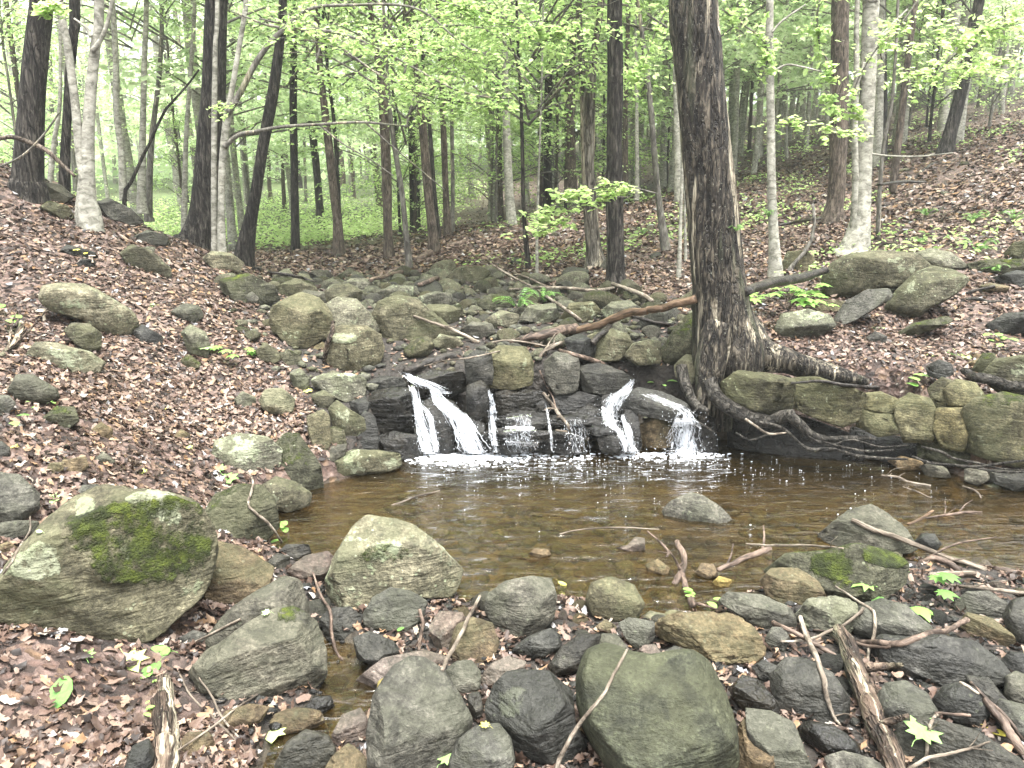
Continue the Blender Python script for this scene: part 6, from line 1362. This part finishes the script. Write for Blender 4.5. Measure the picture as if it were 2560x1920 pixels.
# near leafy sprays of young beech and maple
def spray(label, line, Y, n, lsz, name='leafy_branch', cat='branch', spread=(60, 14), hang=0, tone=(.3, 1), mat=GREEN, bm='grey'):
    q = vline(line, Y); c = crom(q, 24); o = c[0, :3]; k = np.random.default_rng(len(label)*7)
    root = bpy.data.objects.new(name, None); COL.objects.link(root); root.location = tuple(o); tag(root, label, cat); px = Y/FV
    tw = [tube(c[:, :3]-o, np.maximum(c[:, 3], .0015), 6)]; PP = []
    for j in range(n//9):
        i = int(k.integers(3, 24)); dr = np.array([k.normal(0, spread[0]*px), k.normal(0, spread[0]*px*.8), k.normal(-.3*hang, 1)*spread[1]*px-hang*abs(k.normal(0, .05))]); e = c[i, :3]+dr
        tw.append(tube(crom([c[i, :3]-o, (c[i, :3]+e)/2-o+[0, 0, .02], e-o], 6), np.linspace(.0025, .001, 6), 4, cap=False)); u = k.random((9, 1))
        PP.append(c[i, :3]*(1-u)+e*u+k.normal(0, .018, (9, 3))+[0, 0, -.01])
    PP = np.concatenate(PP)-o; v, f, R = leaf_cloud(PP, k.normal(0, .28+.3*hang, PP.shape)+[0, -.15, 1], k.uniform(.7, 1.2, len(PP))*lsz, 'oval', .2, k)
    obj('leaves', mesh_np('leaves', v, f, [mat], attrs={'rnd': tone[0]+R*(tone[1]-tone[0])}), root); tv, tf = joinp(tw); obj('twig', mesh_np('twig', tv, tf, [BM[bm]]), root)
spray("bright leafy branch sweeping in front of the burl tree", "1420,418,1.5 1350,402,1.5 1300,405,2 1250,418,2 1200,440,2 1162,475,2.5", 7.4, 330, .075, spread=(34, 10), tone=(.6, 1))
spray("second bright spray below the sweeping leafy branch", "1360,425,1.2 1300,430,1.5 1240,460,1.5 1180,495,2 1150,500,2", 7.6, 240, .07, spread=(34, 9), tone=(.55, 1))
spray("hanging beech leaves left of the thick brown tree", "1775,-20,2 1765,40,2 1772,100,2 1790,140,1.6 1795,200,1.4 1800,240,1", 6.6, 300, .06, spread=(22, 20), hang=.6, tone=(.1, .9))
spray("leafy beech twigs crossing the large pale beech", "1990,-10,2 1940,60,2 1890,110,2 1850,180,1.6 1840,230,1.4 1860,240,1", 6.8, 280, .058, spread=(28, 16), hang=.3, tone=(.3, 1))
spray("leafy branch hanging left of the massive tree top", "1440,20,2 1420,60,1.8 1400,110,1.6 1385,150,1.4 1370,165,1", 6.8, 200, .06, spread=(24, 18), hang=.4, tone=(.2, .9))
spray("leafy branch right of the massive tree top", "1560,20,2 1600,50,1.8 1640,80,1.6 1660,120,1.4 1640,180,1", 6.8, 240, .06, spread=(30, 20), hang=.4, tone=(.2, .9))
spray("green leaves over the pale beech foot", "1650,260,1.5 1700,270,1.5 1760,265,1.5 1800,280,1.2 1850,290,1", 8.2, 180, .07, spread=(30, 12), tone=(.5, 1))
spray("leaf spray in front of the thick corner tree", "150,-10,2 120,10,1.6 100,20,1.4 75,25,1.2", 5.2, 90, .06, spread=(16, 10), tone=(.5, .9))
spray("layered maple spray over the arching branch", "560,40,2 640,60,1.8 740,90,1.6 850,100,1.4 950,110,1.2 1050,150,1", 7.2, 900, .062, spread=(70, 34), hang=.2, tone=(.1, .9))
spray("layered leaf spray above the creek centre", "800,150,2 880,190,1.8 960,215,1.6 1050,225,1.4 1110,230,1", 7.8, 600, .062, spread=(60, 26), hang=.2, tone=(.1, .9))
spray("high leaf spray at the top centre", "900,-20,2 980,10,1.8 1060,30,1.6 1140,60,1.4 1210,70,1.2", 7.0, 700, .065, spread=(70, 30), hang=.2, tone=(.1, .8))
spray("leaf spray by the black leaning tree", "2212,40,2 2160,60,1.8 2100,75,1.6 2060,90,1.2", 8.5, 600, .08, spread=(80, 40), hang=.2, tone=(.3, 1))
spray("leaf spray between the pinkish trunk and the black leaning tree", "2212,120,2 2140,140,1.8 2060,150,1.6 1970,165,1.2", 9.5, 600, .08, spread=(70, 26), hang=.2, tone=(.3, 1))
spray("small leaf spray in front of the dark buttress tree", "520,220,1.2 490,228,1.2 465,236,1 450,250,.8", 7.4, 70, .05, spread=(20, 8), tone=(.5, 1))
# ------------------------------------------------------------ pale damp air between the trunks
bm = bmesh.new(); bmesh.ops.create_cube(bm, size=1); hm = bpy.data.meshes.new('haze'); bm.to_mesh(hm); bm.free()
hz = obj('haze', hm, loc=(0, 80, 24)); hz.scale = (320, 300, 62); zmin = float(GZ.min()); hz.location = (0, 80, zmin-1+31); tag(hz, kind='stuff')
m = bpy.data.materials.new('damp_air'); m.use_nodes = True; t = m.node_tree; t.nodes.clear(); o_ = t.nodes.new('ShaderNodeOutputMaterial'); vol = t.nodes.new('ShaderNodeVolumePrincipled')
vol.inputs['Color'].default_value = (.95, 1, .96, 1); vol.inputs['Density'].default_value = .0022; vol.inputs['Anisotropy'].default_value = .3
t.links.new(vol.outputs[0], o_.inputs['Volume']); hm.materials.append(m)
